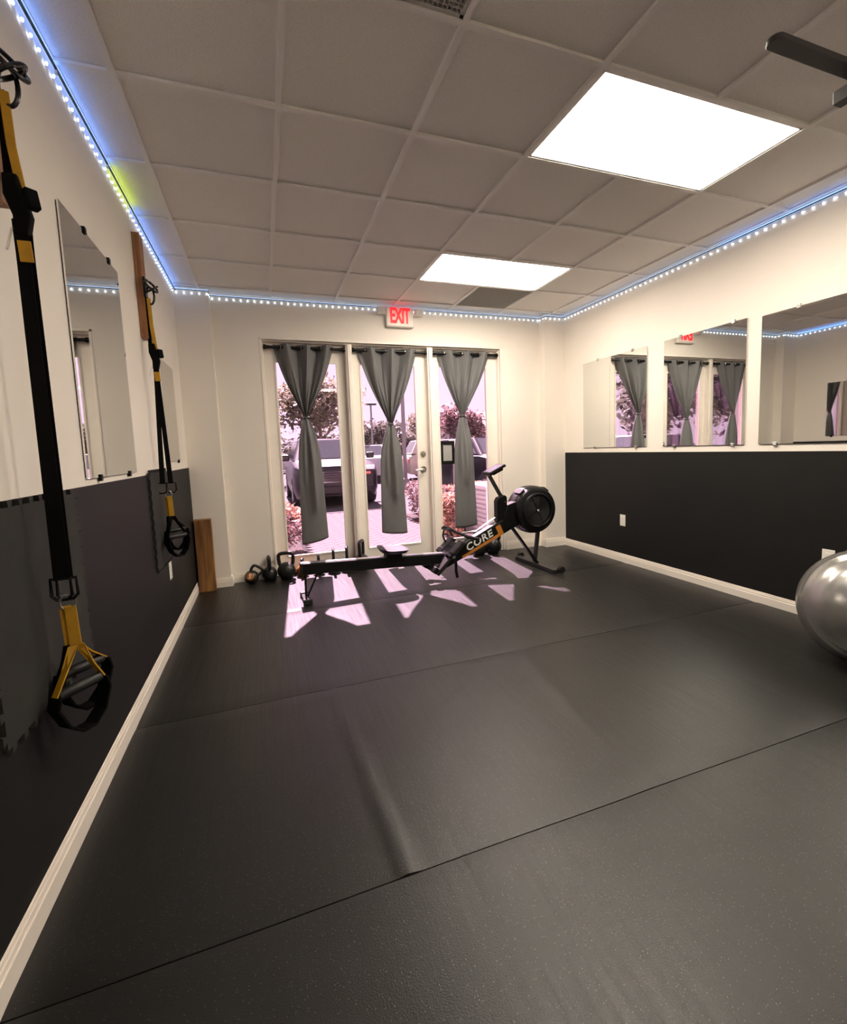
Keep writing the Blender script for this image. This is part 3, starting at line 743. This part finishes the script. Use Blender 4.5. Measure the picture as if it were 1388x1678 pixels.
# ---------------------------------------------------------------- rowing machine
RW = thing('rowing_machine', (.9, 3.95, 0), 'black air rowing machine with flywheel, seat rail and CORE lettering', 'rowing machine', rz=math.atan2(.09, 2.29))
ra, rb = Vector((-.012, 0, .277)), Vector((1.36, 0, .205))
rail = MB().bar(ra, rb, .074, .094).build('rail', 'black_plastic', RW, bevel=.006)
dv = (rb - ra).normalized(); up = Vector((0, 0, 1)); n_ = (up - dv * up.dot(dv)).normalized()
MB().bar(ra + n_ * .050, rb + n_ * .050 - dv * .1, .05, .006).build('rail_track', 'rail_alu', rail, bevel=.001)
MB().bar(ra - dv * .016, ra + dv * .004, .08, .1).build('end_cap', 'black_rubber', RW, bevel=.006)
# rear leg
for y0 in (-.028, .028):
    MB().tube([(.012, y0, .235), (.008, y0, .03)], .006, 8).build('rear_strut', 'black_gloss', RW, smooth=True)
MB().bar((.115, 0, .225), (.022, 0, .035), .018, .012).build('rear_brace', 'black_gloss', RW, bevel=.002)
rf = MB().box(-.022, .038, -.115, .115, .006, .034).build('rear_foot', 'black_plastic', RW, bevel=.004)
for y0 in (-.118, .118): MB().box(-.028, .044, y0 - .022, y0 + .022, .0, .045).build('foot_pad', 'black_rubber', rf, bevel=.005)
# seat
sc_ = ra + dv * .79 + n_ * .062
Ms = Matrix.Translation(sc_) @ Matrix.Rotation(math.atan2(dv.z, dv.x) * -1, 4, 'Y')
car = MB().box(-.07, .07, -.055, .055, -.03, .022).xf(Ms).build('seat_carriage', 'black_plastic', RW, bevel=.006)
for dx in (-.05, .05):
    for dy in (-.045, .045): MB().lathe([(.016, -.008), (.018, 0), (.016, .008)], (dx, dy, .004), 'y', 14).xf(Ms).build('roller', 'grey_metal', car, smooth=True)
# contoured saddle
mb = MB(); nx, ny = 18, 20; V = []
for s_ in (0, 1):
    for i in range(nx + 1):
        for j in range(ny + 1):
            u, v = i / nx * 2 - 1, j / ny * 2 - 1
            rr = (abs(u) ** 3.2 + abs(v) ** 3.2) ** (1 / 3.2); f = 1 if rr <= 1 else 1 / rr
            sc2 = 1 if s_ else .80
            x, y_ = u * f * .135 * sc2, v * f * .155 * sc2
            z = .030 if not s_ else .066 + .003 * abs(v) ** 2 - .004 * math.exp(-((abs(v) - .5) / .25) ** 2) * math.exp(-(u / .6) ** 2) + .008 * max(0, -u) ** 3 - .006 * max(0, min(rr, 1) - .85) / .15
            V.append((x, y_, z))
n = ny + 1; N = (nx + 1) * n; F = []
for i in range(nx):
    for j in range(ny):
        a = i * n + j; F.append((a, a + n, a + n + 1, a + 1)); F.append((N + a, N + a + 1, N + a + n + 1, N + a + n))
bd = [i * n for i in range(nx + 1)] + [nx * n + j for j in range(1, n)] + [i * n + ny for i in range(nx - 1, -1, -1)] + [j for j in range(ny - 1, 0, -1)]
for i in range(len(bd)): a, b_ = bd[i], bd[(i + 1) % len(bd)]; F.append((a, b_, N + b_, N + a))
mb.add(V, F).xf(Ms).build('seat', 'black_rubber', RW, smooth=50)
# boom
def boom_pt(t, o_=0, y0=0):
    a, b_ = Vector((1.26, 0, .165)), Vector((2.03, 0, .505)); d_ = (b_ - a).normalized(); nn = Vector((-d_.z, 0, d_.x)); p = a.lerp(b_, t) + nn * o_; return Vector((p.x, y0, p.z))
ba, bb = boom_pt(0), boom_pt(1); bdv = (bb - ba).normalized(); bn = Vector((-bdv.z, 0, bdv.x)); BL = (bb - ba).length
pr_ = [boom_pt(0, -.05), boom_pt(1.02, -.068), boom_pt(1.02, .062), boom_pt(.05, .062)]
boom = MB().prism([(p.x, p.z) for p in pr_], 'y', -.042, .042).build('boom', 'black_plastic', RW, bevel=.006)
MB().bar(boom_pt(.40, .0635), boom_pt(.80, .0635), .05, .004).build('boom_top_plate', 'rail_alu', boom, bevel=.001)
for s_ in (-1, 1):
    MB().bar(boom_pt(.36, .064, s_ * .036), boom_pt(.86, .064, s_ * .036), .005, .006).build('boom_edge_strip', 'grey_metal', boom)
    y0 = s_ * .0425
    MB().prism([(p.x, p.z) for p in (boom_pt(.22, -.054), boom_pt(.80, -.062), boom_pt(.80, -.032), boom_pt(.22, -.030))], 'y', y0 - s_ * .0005, y0 + s_ * .001).build('orange_stripe', 'orange_print', boom)
    MB().prism([(p.x, p.z) for p in (boom_pt(.735, -.032), boom_pt(.80, -.032), boom_pt(.80, .045), boom_pt(.735, .045))], 'y', y0 - s_ * .0005, y0 + s_ * .001).build('orange_block', 'orange_print', boom)
ang = math.atan2(bdv.z, bdv.x)
tm = text_mesh('CORE', .098, .0008, 'lettering', 'white_print', shear=.12, spacing=1.12, bold=.0022)
t_ = link('lettering', tm, boom); t_.matrix_local = Matrix.Translation(boom_pt(.485, .010, -.0436)) @ Matrix.Rotation(-ang, 4, 'Y') @ Matrix.Rotation(R(90), 4, 'X')
t_.scale = (1.12, 1, 1)
# housing under the flywheel and uprights
MB().prism([(1.90, .40), (2.06, .47), (2.16, .55), (2.10, .70), (1.95, .66), (1.90, .56)], 'y', -.05, .05).build('gear_housing', 'black_plastic', RW, bevel=.008)
MB().prism([(1.838, .50), (1.945, .50), (1.95, .735), (1.93, .755), (1.86, .735), (1.838, .70)], 'y', -.036, .036).build('monitor_post', 'black_plastic', RW, bevel=.006)
for z_ in (.55, .69):
    for x_ in (1.925,): MB().lathe([(.005, -.003), (.006, 0)], (x_, -.036, z_), 'y', 8).build('bolt', 'steel', RW)
MB().bar((1.905, 0, .735), (1.775, 0, .955), .03, .034).build('monitor_arm', 'grey_metal', RW, bevel=.006)
Mm = Matrix.Translation((1.83, 0, 1.010)) @ Matrix.Rotation(-R(24), 4, 'Y')
mon = MB().box(-.098, .092, -.085, .085, -.012, .012).xf(Mm).build('monitor', 'black_plastic', RW, bevel=.006)
MB().box(-.085, .075, -.07, .07, .0122, .0135).xf(Mm).build('screen', 'rail_alu', mon)
MB().box(-.05, .07, -.05, .05, -.04, -.012).xf(Mm).build('monitor_back', 'black_plastic', mon, bevel=.008)
MB().box(-.088, -.03, -.045, .045, -.032, -.010).xf(Mm).build('monitor_clamp', 'grey_metal', mon, bevel=.006)
MB().tube([(1.80, -.012, .93), (1.79, -.03, .90), (1.80, -.03, .86), (1.815, -.02, .87)], .0035, 6).build('cable', 'black_rubber', mon, smooth=True)
# flywheel housing (axis along y), near face at y = -.105
FC = Vector((2.252, 0, .588)); FR = .232
prof = [(FR * .80, .115), (FR * .93, .112), (FR * .995, .095), (FR, .06), (FR, -.05), (FR * .985, -.075), (FR * .94, -.094), (FR * .80, -.108), (FR * .765, -.108), (FR * .735, -.120), (FR * .68, -.124), (FR * .655, -.118), (FR * .645, -.098)]
fw = MB().lathe(prof, FC, 'y', 56).build('flywheel_housing', 'black_plastic', RW, smooth=35)
MB().lathe([(FR * .645, -.094), (0, -.094)], FC, 'y', 40).build('vent_backing', 'black_gloss', fw)
for i in range(11):
    rr = FR * (.10 + .05 * i)
    MB().tube(arc(FC + Vector((0, -.101, 0)), rr, 0, 360, 40, (1, 0, 0), (0, 0, 1))[:-1], .0032, 6, closed=True).build('vent_ring', 'vent_ring', fw, smooth=True)
for a in (27, 207, 117, 297):
    c_, s_ = math.cos(R(a)), math.sin(R(a))
    MB().bar(FC + Vector((.02 * c_, -.103, .02 * s_)), FC + Vector((FR * .65 * c_, -.103, FR * .65 * s_)), .008, .006, up=(0, 1, 0)).build('vent_spoke', 'black_plastic', fw)
MB().lathe([(.016, -.098), (.016, -.110), (.012, -.114), (0, -.115)], FC, 'y', 20).build('hub_cap', 'black_gloss', fw, smooth=True)
MB().lathe([(.010, -.1135), (.0095, -.1165), (0, -.117)], FC, 'y', 14).build('hub_logo', 'white_print', fw, smooth=True)
# outer band and carrying lugs
MB().lathe([(FR + .002, -.03), (FR + .006, -.026), (FR + .006, .045), (FR + .002, .05)], FC, 'y', 56).build('rim_band', 'grey_metal', fw, smooth=35)
for a in (128, 55):
    c_, s_ = math.cos(R(a)), math.sin(R(a)); p = FC + Vector((c_ * (FR + .004), -.01, s_ * (FR + .004))); tv = Vector((-s_, 0, c_))
    MB().bar(p - tv * .035, p + tv * .035, .10, .022, up=(c_, 0, s_)).build('lug', 'black_plastic', fw, bevel=.006)
# front legs and foot
MB().bar((1.985, -.02, .455), (2.29, -.03, .035), .042, .024).build('front_leg', 'black_plastic', RW, bevel=.004)
MB().bar((2.345, .02, .42), (2.30, .03, .035), .042, .034).build('front_leg', 'grey_metal', RW, bevel=.004)
ff = MB().box(2.262, 2.332, -.335, .335, .012, .036).build('front_foot', 'grey_metal', RW, bevel=.005)
MB().box(2.256, 2.338, -.33, .33, .0, .014).build('foot_sole', 'black_rubber', ff, bevel=.003)
for y0 in (-.352, .352): MB().lathe([(.014, -.022), (.032, -.022), (.034, -.016), (.034, .016), (.032, .022), (.014, .022)], (2.338, y0, .036), 'y', 20).build('transport_wheel', 'black_rubber', ff, smooth=True)
# foot plates with straps
for s_ in (-1, 1):
    yc = s_ * .112
    a, b_ = Vector((1.145, yc, .095)), Vector((1.43, yc, .360)); d_ = (b_ - a).normalized(); nn = Vector((-d_.z, 0, d_.x))
    pl = MB().bar(a, b_, .105, .022, up=nn).build('foot_plate', 'black_plastic', RW, bevel=.008)
    MB().bar(a + nn * .018 + d_ * .0, a.lerp(b_, .46) + nn * .018, .09, .016, up=nn).build('heel_cup', 'grey_metal', pl, bevel=.006)
    MB().bar(a - d_ * .01 + nn * .04, a + d_ * .05 + nn * .045, .098, .05, up=nn).build('heel_rest', 'black_plastic', pl, bevel=.014)
    MB().bar(a.lerp(b_, .60) + nn * .024, b_ + nn * .022 - d_ * .01, .088, .026, up=nn).build('toe_pad', 'grey_metal', pl, bevel=.008)
    m_ = a.lerp(b_, .55)
    MB().ribbon([m_ + Vector((0, -.062, 0)) - nn * .01, m_ + Vector((0, -.055, 0)) + nn * .035, m_ + Vector((0, 0, 0)) + nn * .052, m_ + Vector((0, .055, 0)) + nn * .035, m_ + Vector((0, .062, 0)) - nn * .01], d_ * .04, .005).build('foot_strap', 'black_web', pl, bevel=.001)
    if s_ < 0:
        q = m_ + Vector((0, -.066, 0)) + nn * .005
        MB().ribbon([q, q + Vector((.012, -.012, -.05)), q + Vector((.01, -.012, -.12)), q + Vector((.022, -.014, -.185))], (.026, .0, .008), .004).build('strap_tail', 'black_web', pl)
        MB().box(-.016, .016, -.004, .004, -.012, .012).xf(Matrix.Translation(q)).build('strap_buckle', 'steel', pl, bevel=.002)
MB().bar((1.23, 0, .18), (1.40, 0, .335), .15, .05, up=(-.67, 0, .74)).build('foot_bracket', 'black_plastic', RW, bevel=.006)
# pull handle resting on its hooks
hp = [(1.37, .235, .445), (1.372, .20, .462), (1.40, .11, .452), (1.425, .04, .432), (1.43, 0, .428), (1.435, -.04, .425), (1.475, -.12, .405), (1.53, -.225, .395)]
MB().tube(hp, [.014, .0165, .0165, .0145, .0145, .0145, .0165, .0155], 12).build('pull_handle', 'black_rubber', RW, smooth=True)
MB().tube([(1.34, .10, .33), (1.315, .10, .40), (1.325, .095, .455), (1.375, .085, .455), (1.405, .075, .39)], .010, 10).build('handle_hook', 'grey_metal', RW, smooth=True)
MB().tube([(1.43, 0, .428), (1.62, 0, .43), (1.83, 0, .54)], .005, 8).build('chain', 'steel', RW, smooth=True)

# ---------------------------------------------------------------- outside: ground, walkway
GZ = -.012
struct(box('parking_lot', -45, 60, D + .3, 90, GZ - .2, GZ - .03, 'asphalt'), 'pale asphalt parking lot beyond the entrance', 'ground')
wk = struct(box('walkway', 1.05, 3.1, D + .3, 9.75, GZ - .2, GZ - .012, 'paver_joint'), 'brick paver walkway leading out from the doors', 'walkway')
struct(box('trim_4', OX0, OX1, D + .13, D + .34, -.2, .0, 'concrete'), 'pale concrete door sill outside the entrance', 'trim')
pv = MB().box(-.117, .117, -.057, .057, -.03, 0).mesh('paver', 'paver_a')
cnt = 0; q = math.sqrt(.5)
for i in range(-60, 60):
    for j in range(-60, 60):
        u = i * .24 + (.12 if j % 2 else 0); v = j * .12
        x, y = 2.07 + (u * q - v * q), 7.4 + (u * q + v * q)
        if 1.12 < x < 3.03 and D + .40 < y < 9.6 and cnt < 298:
            o = link('paver', pv, wk); o.location = (x, y, GZ); o.rotation_euler = (0, 0, R(45)); cnt += 1
for nm, x0, x1, y0, y1, lb_ in (('planting_bed', -2.0, 1.05, D + .34, 8.6, 'dark mulch planting bed left of the walkway'), ('planting_bed', 3.1, 6.0, D + .34, 8.6, 'dark mulch planting bed right of the walkway')):
    struct(box(nm, x0, x1, y0, y1, GZ - .2, GZ + .0, 'mulch'), lb_, 'planting bed')
struct(box('wing_wall', -1.3, -1.1, D + .34, 6.6, GZ, 3.0, 'stucco_wall'), 'pale stucco side wall of the building outside left', 'wall')

# ---------------------------------------------------------------- plants
def leaves(c, rad, n, size, seed, shell=.55, lobes=7):
    rg = random.Random(seed); mb = MB(); c = Vector(c)
    cen = [(Vector((rg.uniform(-.55, .55) * rad[0], rg.uniform(-.55, .55) * rad[1], rg.uniform(-.5, .55) * rad[2])), rg.uniform(.42, .62)) for _ in range(lobes)]
    V, F = [], []
    for i in range(n):
        lc, ls_ = cen[i % lobes]
        d = Vector((rg.gauss(0, 1), rg.gauss(0, 1), rg.gauss(0, 1))).normalized() * (shell + (1 - shell) * rg.random())
        p = c + lc + Vector((d.x * rad[0], d.y * rad[1], d.z * rad[2])) * ls_
        a = Vector((rg.gauss(0, 1), rg.gauss(0, 1), rg.gauss(0, .6))).normalized(); b_ = a.cross(Vector((rg.gauss(0, 1), rg.gauss(0, 1), rg.gauss(0, 1)))).normalized()
        s_ = size * rg.uniform(.6, 1.25); o = len(V)
        V += [p - a * s_, p + b_ * s_ * .42 + a * s_ * .1, p + a * s_, p - b_ * s_ * .42 + a * s_ * .1]; F.append((o, o + 1, o + 2, o + 3))
    mb.v = [tuple(v) for v in V]; mb.f = F
    me = bpy.data.meshes.new('foliage'); me.from_pydata(mb.v, [], mb.f); return me
def bush(x, y, rad, label, m, seed, n=1500, size=.035, tip=None):
    r = thing('bush', (x, y, GZ), label, 'bush', 'bushes by the walkway')
    me = leaves((0, 0, rad[2] * 1.0), rad, n, size, seed); me.materials.append(MAT[m]); o = link('foliage', me, r); o['kind'] = 'stuff'
    if tip:
        me = leaves((0, 0, rad[2] * 1.55), (rad[0] * .95, rad[1] * .95, rad[2] * .5), n // 2, size, seed + 50); me.materials.append(MAT[tip]); o = link('new_leaves', me, r); o['kind'] = 'stuff'
    mb = MB(); rg = random.Random(seed)
    for i in range(6):
        a = rg.uniform(0, 6.28); mb.tube([(0, 0, 0), (math.cos(a) * rad[0] * .35, math.sin(a) * rad[1] * .35, rad[2] * .9)], [.012, .006], 6)
    mb.build('stems', 'bark', r)
bush(.80, 6.15, (.36, .42, .30), 'red leaved bush with orange top seen low through left door', 'leaf_red', 1, 1700, .04, 'leaf_orange')
bush(.55, 7.1, (.45, .45, .30), 'reddish bush farther out behind the left door bush', 'leaf_red', 2, 1500, .04, 'leaf_orange')
bush(3.28, 6.95, (.42, .5, .34), 'orange and red leaved bush beside the walkway right edge', 'leaf_red', 3, 2200, .036, 'leaf_orange')
bush(3.40, 8.1, (.42, .5, .34), 'dull red bush behind the orange one along the walkway', 'leaf_red', 4, 1800, .036)
bush(3.03, 6.0, (.26, .28, .32), 'bright orange leaved bush nearest the right glass door', 'leaf_orange', 5, 1500, .034, 'leaf_orange')
bush(4.35, 7.4, (.5, .5, .36), 'reddish orange bush between condenser unit and dark car', 'leaf_orange', 6, 1600, .036, 'leaf_orange')
def tree(x, y, h, rad, label, m, seed, n=2600, size=.16, trunk=.1):
    r = thing('tree', (x, y, GZ - .03), label, 'tree', 'trees around the parking lot')
    me = leaves((0, 0, h - rad[2]), rad, n, size, seed, .35, 11); me.materials.append(MAT[m]); o = link('foliage', me, r); o['kind'] = 'stuff'
    mb = MB(); mb.tube([(0, 0, 0), (.05, 0, (h - rad[2]) * .6), (0, .05, h - rad[2] * .6)], [trunk, trunk * .8, trunk * .4], 8)
    mb.build('trunk', 'bark', r); rg = random.Random(seed)
    mb = MB()
    for i in range(5):
        a = rg.uniform(0, 6.28); z0 = (h - rad[2] * 1.6); mb.tube([(0, 0, max(.3, z0)), (math.cos(a) * rad[0] * .6, math.sin(a) * rad[1] * .6, h - rad[2] * rg.uniform(.5, 1.1))], [trunk * .5, trunk * .15], 6)
    mb.build('branches', 'bark', r)
tree(3.0, 21, 4.9, (2.3, 2.0, 1.5), 'large pale green tree over the parked black car', 'leaf_green', 11, 3600, .15)
tree(-.6, 26, 5.2, (2.6, 2, 1.6), 'pale tree left of the large one beyond the parking lot', 'leaf_green', 12, 2400, .17)
xs = [1.0, 5.2, 9.2, 12.2, 16.4, 22.0, 27.0]
hs = [2.7, 3.0, 3.7, 3.2, 4.6, 3.4, 3.8]
ds = ['dark hedge tree at the far left of the tree line', 'dark tree line clump behind the black car', 'dark tree line clump behind the tall thin lamp post', 'dark tree line clump behind the white car', 'taller pale clump seen beside the door lever', 'dark tree line clump left of the low building', 'dark tree line clump behind the low building']
for i, (x, h_) in enumerate(zip(xs, hs)):
    tree(x, (36 if i < 4 else 47) + (i % 2) * 5, h_ * (1 if i < 4 else 1.15), (2.4, 1.6, h_ * .48), ds[i], 'leaf_dark' if i not in (4,) else 'leaf_green', 20 + i, 2000, .2, .12)
tree(6.9, 14.2, 2.75, (1.05, .9, .72), 'small reddish tree behind the black sign holder', 'leaf_red', 31, 2600, .085, .05)
tree(-6.5, 13.5, 5.6, (2.6, 2.2, 2.3), 'dark leafy tree outside left, seen in the far right mirror', 'leaf_dark', 32, 3200, .17, .14)
tree(-13.0, 15.0, 6.0, (2.8, 2.2, 2.5), 'dark leafy tree outside farthest left, seen only in mirrors', 'leaf_dark', 33, 2600, .18, .14)
tree(-3.0, 17.5, 4.6, (2.0, 1.8, 2.0), 'green tree outside left, beyond the planting bed', 'leaf_dark', 34, 2400, .16, .12)

# ---------------------------------------------------------------- vehicles
def car(x, y, rz, label, paint, L=4.6, Wd=1.95, Hh=1.62, hood=1.0, suv=True):
    r = thing('car', (x, y, GZ - .03), label, 'car', 'parked cars', rz=rz); hw = Wd / 2
    # lower body: lofted sections along y (front at -L/2)
    def sec(yy, w_, zb_, zt_):
        return [(-w_ * .94, yy, zb_), (w_ * .94, yy, zb_), (w_, yy, zb_ + .18), (w_, yy, zt_ - .22), (w_ * .95, yy, zt_ - .05), (w_ * .84, yy, zt_), (-w_ * .84, yy, zt_), (-w_ * .95, yy, zt_ - .05), (-w_, yy, zt_ - .22), (-w_, yy, zb_ + .18)]
    st = [(-L / 2, hw * .82, .28, hood - .14), (-L / 2 + .06, hw * .9, .24, hood - .05), (-L / 2 + .35, hw, .22, hood), (-L / 2 + 1.15, hw, .22, hood + .10), (0, hw, .22, hood + .12), (L / 2 - .35, hw, .22, hood + .12), (L / 2 - .05, hw * .93, .26, hood + .02), (L / 2, hw * .86, .30, hood - .1)]
    V, F = [], []
    for q in st: V += sec(*q)
    for i in range(len(st) - 1):
        for k in range(10): l = (k + 1) % 10; F.append((i * 10 + k, i * 10 + l, i * 10 + 10 + l, i * 10 + 10 + k))
    F += [tuple(range(9, -1, -1)), tuple((len(st) - 1) * 10 + k for k in range(10))]
    body = MB().add(V, F).build('body', paint, r, smooth=35)
    # cabin
    c0, c1, r0, r1 = -L / 2 + 1.1, (L / 2 - .1 if suv else L / 2 - .7), -L / 2 + 1.75, (L / 2 - .4 if suv else L / 2 - 1.4)
    zb_ = hood + .08; w0, w1 = hw * .93, hw * .72
    P = [(-w0, c0, zb_), (w0, c0, zb_), (w0, c1, zb_), (-w0, c1, zb_), (-w1, r0, Hh), (w1, r0, Hh), (w1, r1, Hh), (-w1, r1, Hh)]
    MB().add(P, [(0, 1, 5, 4), (1, 2, 6, 5), (2, 3, 7, 6), (3, 0, 4, 7), (4, 5, 6, 7)]).build('cabin', paint, r, bevel=.04)
    def pane(nm, idx, ins=.86):
        pts = [Vector(P[i]) for i in idx]; c_ = sum(pts, Vector()) / 4; nn = (pts[1] - pts[0]).cross(pts[3] - pts[0]).normalized()
        if nn.dot(c_ - Vector((0, 0, 1.2))) < 0: nn = -nn
        q = [c_ + (p - c_) * ins + nn * .006 for p in pts]; q2 = [c_ + (p - c_) * ins - nn * .02 for p in pts]
        MB().add(q + q2, [(0, 1, 2, 3), (7, 6, 5, 4), (0, 1, 5, 4), (1, 2, 6, 5), (2, 3, 7, 6), (3, 0, 4, 7)]).build(nm, 'car_glass', r)
    pane('windshield', (0, 1, 5, 4)); pane('side_window', (1, 2, 6, 5)); pane('rear_window', (2, 3, 7, 6)); pane('side_window', (3, 0, 4, 7))
    for sx in (-1, 1):
        for yy in (-L / 2 + .85, L / 2 - .85):
            wh = MB().lathe([(.20, .11), (.33, .11), (.34, .08), (.34, -.08), (.33, -.11), (.20, -.11)], (sx * (hw - .1), yy, .34), 'x', 24).build('wheel', 'tire', r, smooth=True)
            MB().lathe([(.0, .10), (.19, .115), (.205, .1), (.205, -.1), (.19, -.115), (0, -.10)], (sx * (hw - .1), yy, .34), 'x', 20).build('rim', 'wheel_rim', wh, smooth=True)
        MB().box(sx * hw * .5 - .16, sx * hw * .5 + .2 * sx + .16, -L / 2 - .015, -L / 2 + .12, hood - .16, hood - .06).build('headlight', 'lamp_lens', body, bevel=.02)
        MB().box(sx * hw * .66 - .10, sx * hw * .66 + .10, -L / 2 - .03, -L / 2 + .06, .74, .80).build('marker_light', 'red_lens' if suv else 'lamp_lens', body, bevel=.01)
        MB().box(sx * hw * .74 - .12, sx * hw * .74 + .12, L / 2 - .08, L / 2 + .015, hood - .3, hood - .12).build('tail_light', 'red_lens', body, bevel=.02)
        MB().box(sx * (hw + .1) - .1, sx * (hw + .1) + .1, c0 + .35, c0 + .47, hood + .08, hood + .24).build('side_mirror', paint, r, bevel=.03)
    g = MB()
    for i in range(5): g.box(-hw * .42, hw * .42, -L / 2 - .02, -L / 2 + .03, hood - .42 + i * .055, hood - .39 + i * .055)
    g.build('grille', 'car_glass', body)
    MB().box(-hw * .8, hw * .8, -L / 2 - .05, -L / 2 + .1, .30, .50).build('bumper', paint, body, bevel=.04)
    return r
car(2.22, 13.0, 0, 'black car parked facing the doors, seen through left and middle panes', 'car_black')
car(4.75, 20.2, R(176), 'white car with red tail light parked behind the black car', 'car_white', suv=False, Hh=1.5, hood=.95)
car(8.5, 18.6, R(84), 'beige car with dark windows seen left of the door lever', 'car_beige')
car(6.15, 11.2, R(8), 'dark car at right edge of the right glass pane', 'car_black', Hh=1.5)
car(1.0, 32.0, R(90), 'small white car far away at the left of the parking lot', 'car_white', suv=False, Hh=1.5, hood=.95)
car(-3.6, 11.5, R(85), 'white car outside left, seen at the bottom of the far right mirror', 'car_white', suv=False, Hh=1.45, hood=.9)

# ---------------------------------------------------------------- lamp posts, condenser, low building, street sign
def lamp_post(x, y, h, rr, label, head=True):
    r = thing('lamp_post', (x, y, GZ - .03), label, 'lamp post', 'lamp posts of the parking lot')
    MB().lathe([(rr * 2.2, 0), (rr * 2.2, .35), (rr * 1.1, .38), (rr, h), (0, h)], n=12).build('pole', 'concrete', r, smooth=30)
    MB().box(-.35, .35, -.14, .14, h - .02, h + .1).build('lamp_head', 'grey_metal', r, bevel=.02)
lamp_post(7.35, 30, 4.2, .06, 'thin lamp post with a small flat head far behind the middle pane')
lamp_post(4.78, 14.0, 6.5, .055, 'pale thick post standing nearer between the white and beige cars')
ac = thing('condenser_unit', (3.78, 5.95, GZ), 'grey slatted air conditioner condenser unit outside the right pane', 'condenser')
MB().box(-.36, .36, -.36, .36, 0, .06).build('base', 'concrete', ac)
MB().box(-.33, .33, -.33, .33, .06, .66).build('core', 'vent_dark', ac)
for i in range(9):
    z = .09 + i * .063
    for q in ((-.35, .35, -.35, -.33), (-.35, -.33, -.35, .35), (.33, .35, -.35, .35)): MB().box(*q, z, z + .04).build('louvre', 'ac_grey', ac)
for sx in (-1, 1):
    for sy in (-1, 1): MB().box(sx * .34 - .02, sx * .34 + .02, sy * .34 - .02, sy * .34 + .02, .06, .68).build('corner_post', 'ac_grey', ac)
MB().box(-.37, .37, -.37, .37, .66, .72).build('top_cover', 'ac_grey', ac, bevel=.01)
bd_ = thing('low_building', (18.5, 30, GZ - .03), 'pale low building with grey roof at right behind the right pane', 'building')
MB().box(-4.5, 4.5, 0, 6, 0, 2.6).build('walls', 'stucco_wall', bd_)
MB().prism([(-.6, 2.6), (6.6, 2.6), (3, 3.9)], 'x', -5, 5).build('roof', 'roof_tile', bd_)
for i in range(4): 
    wn = MB().box(-3.6 + i * 2.0, -2.6 + i * 2.0, -.02, .05, 1.0, 2.0).build('window', 'car_glass', bd_)
    MB().box(-3.66 + i * 2.0, -2.54 + i * 2.0, -.03, .0, .93, 1.0).build('window_sill', 'concrete', wn)
sg = thing('street_sign', (4.42, 8.9, GZ), 'small sign board on two thin posts outside behind the sign holder', 'sign')
for sx in (-.1, .1): MB().tube([(sx, 0, 0), (sx, 0, 1.35)], .018, 8).build('post', 'concrete', sg)
MB().box(-.2, .2, -.025, -.018, .95, 1.4).build('board', 'white_plastic', sg, bevel=.004)
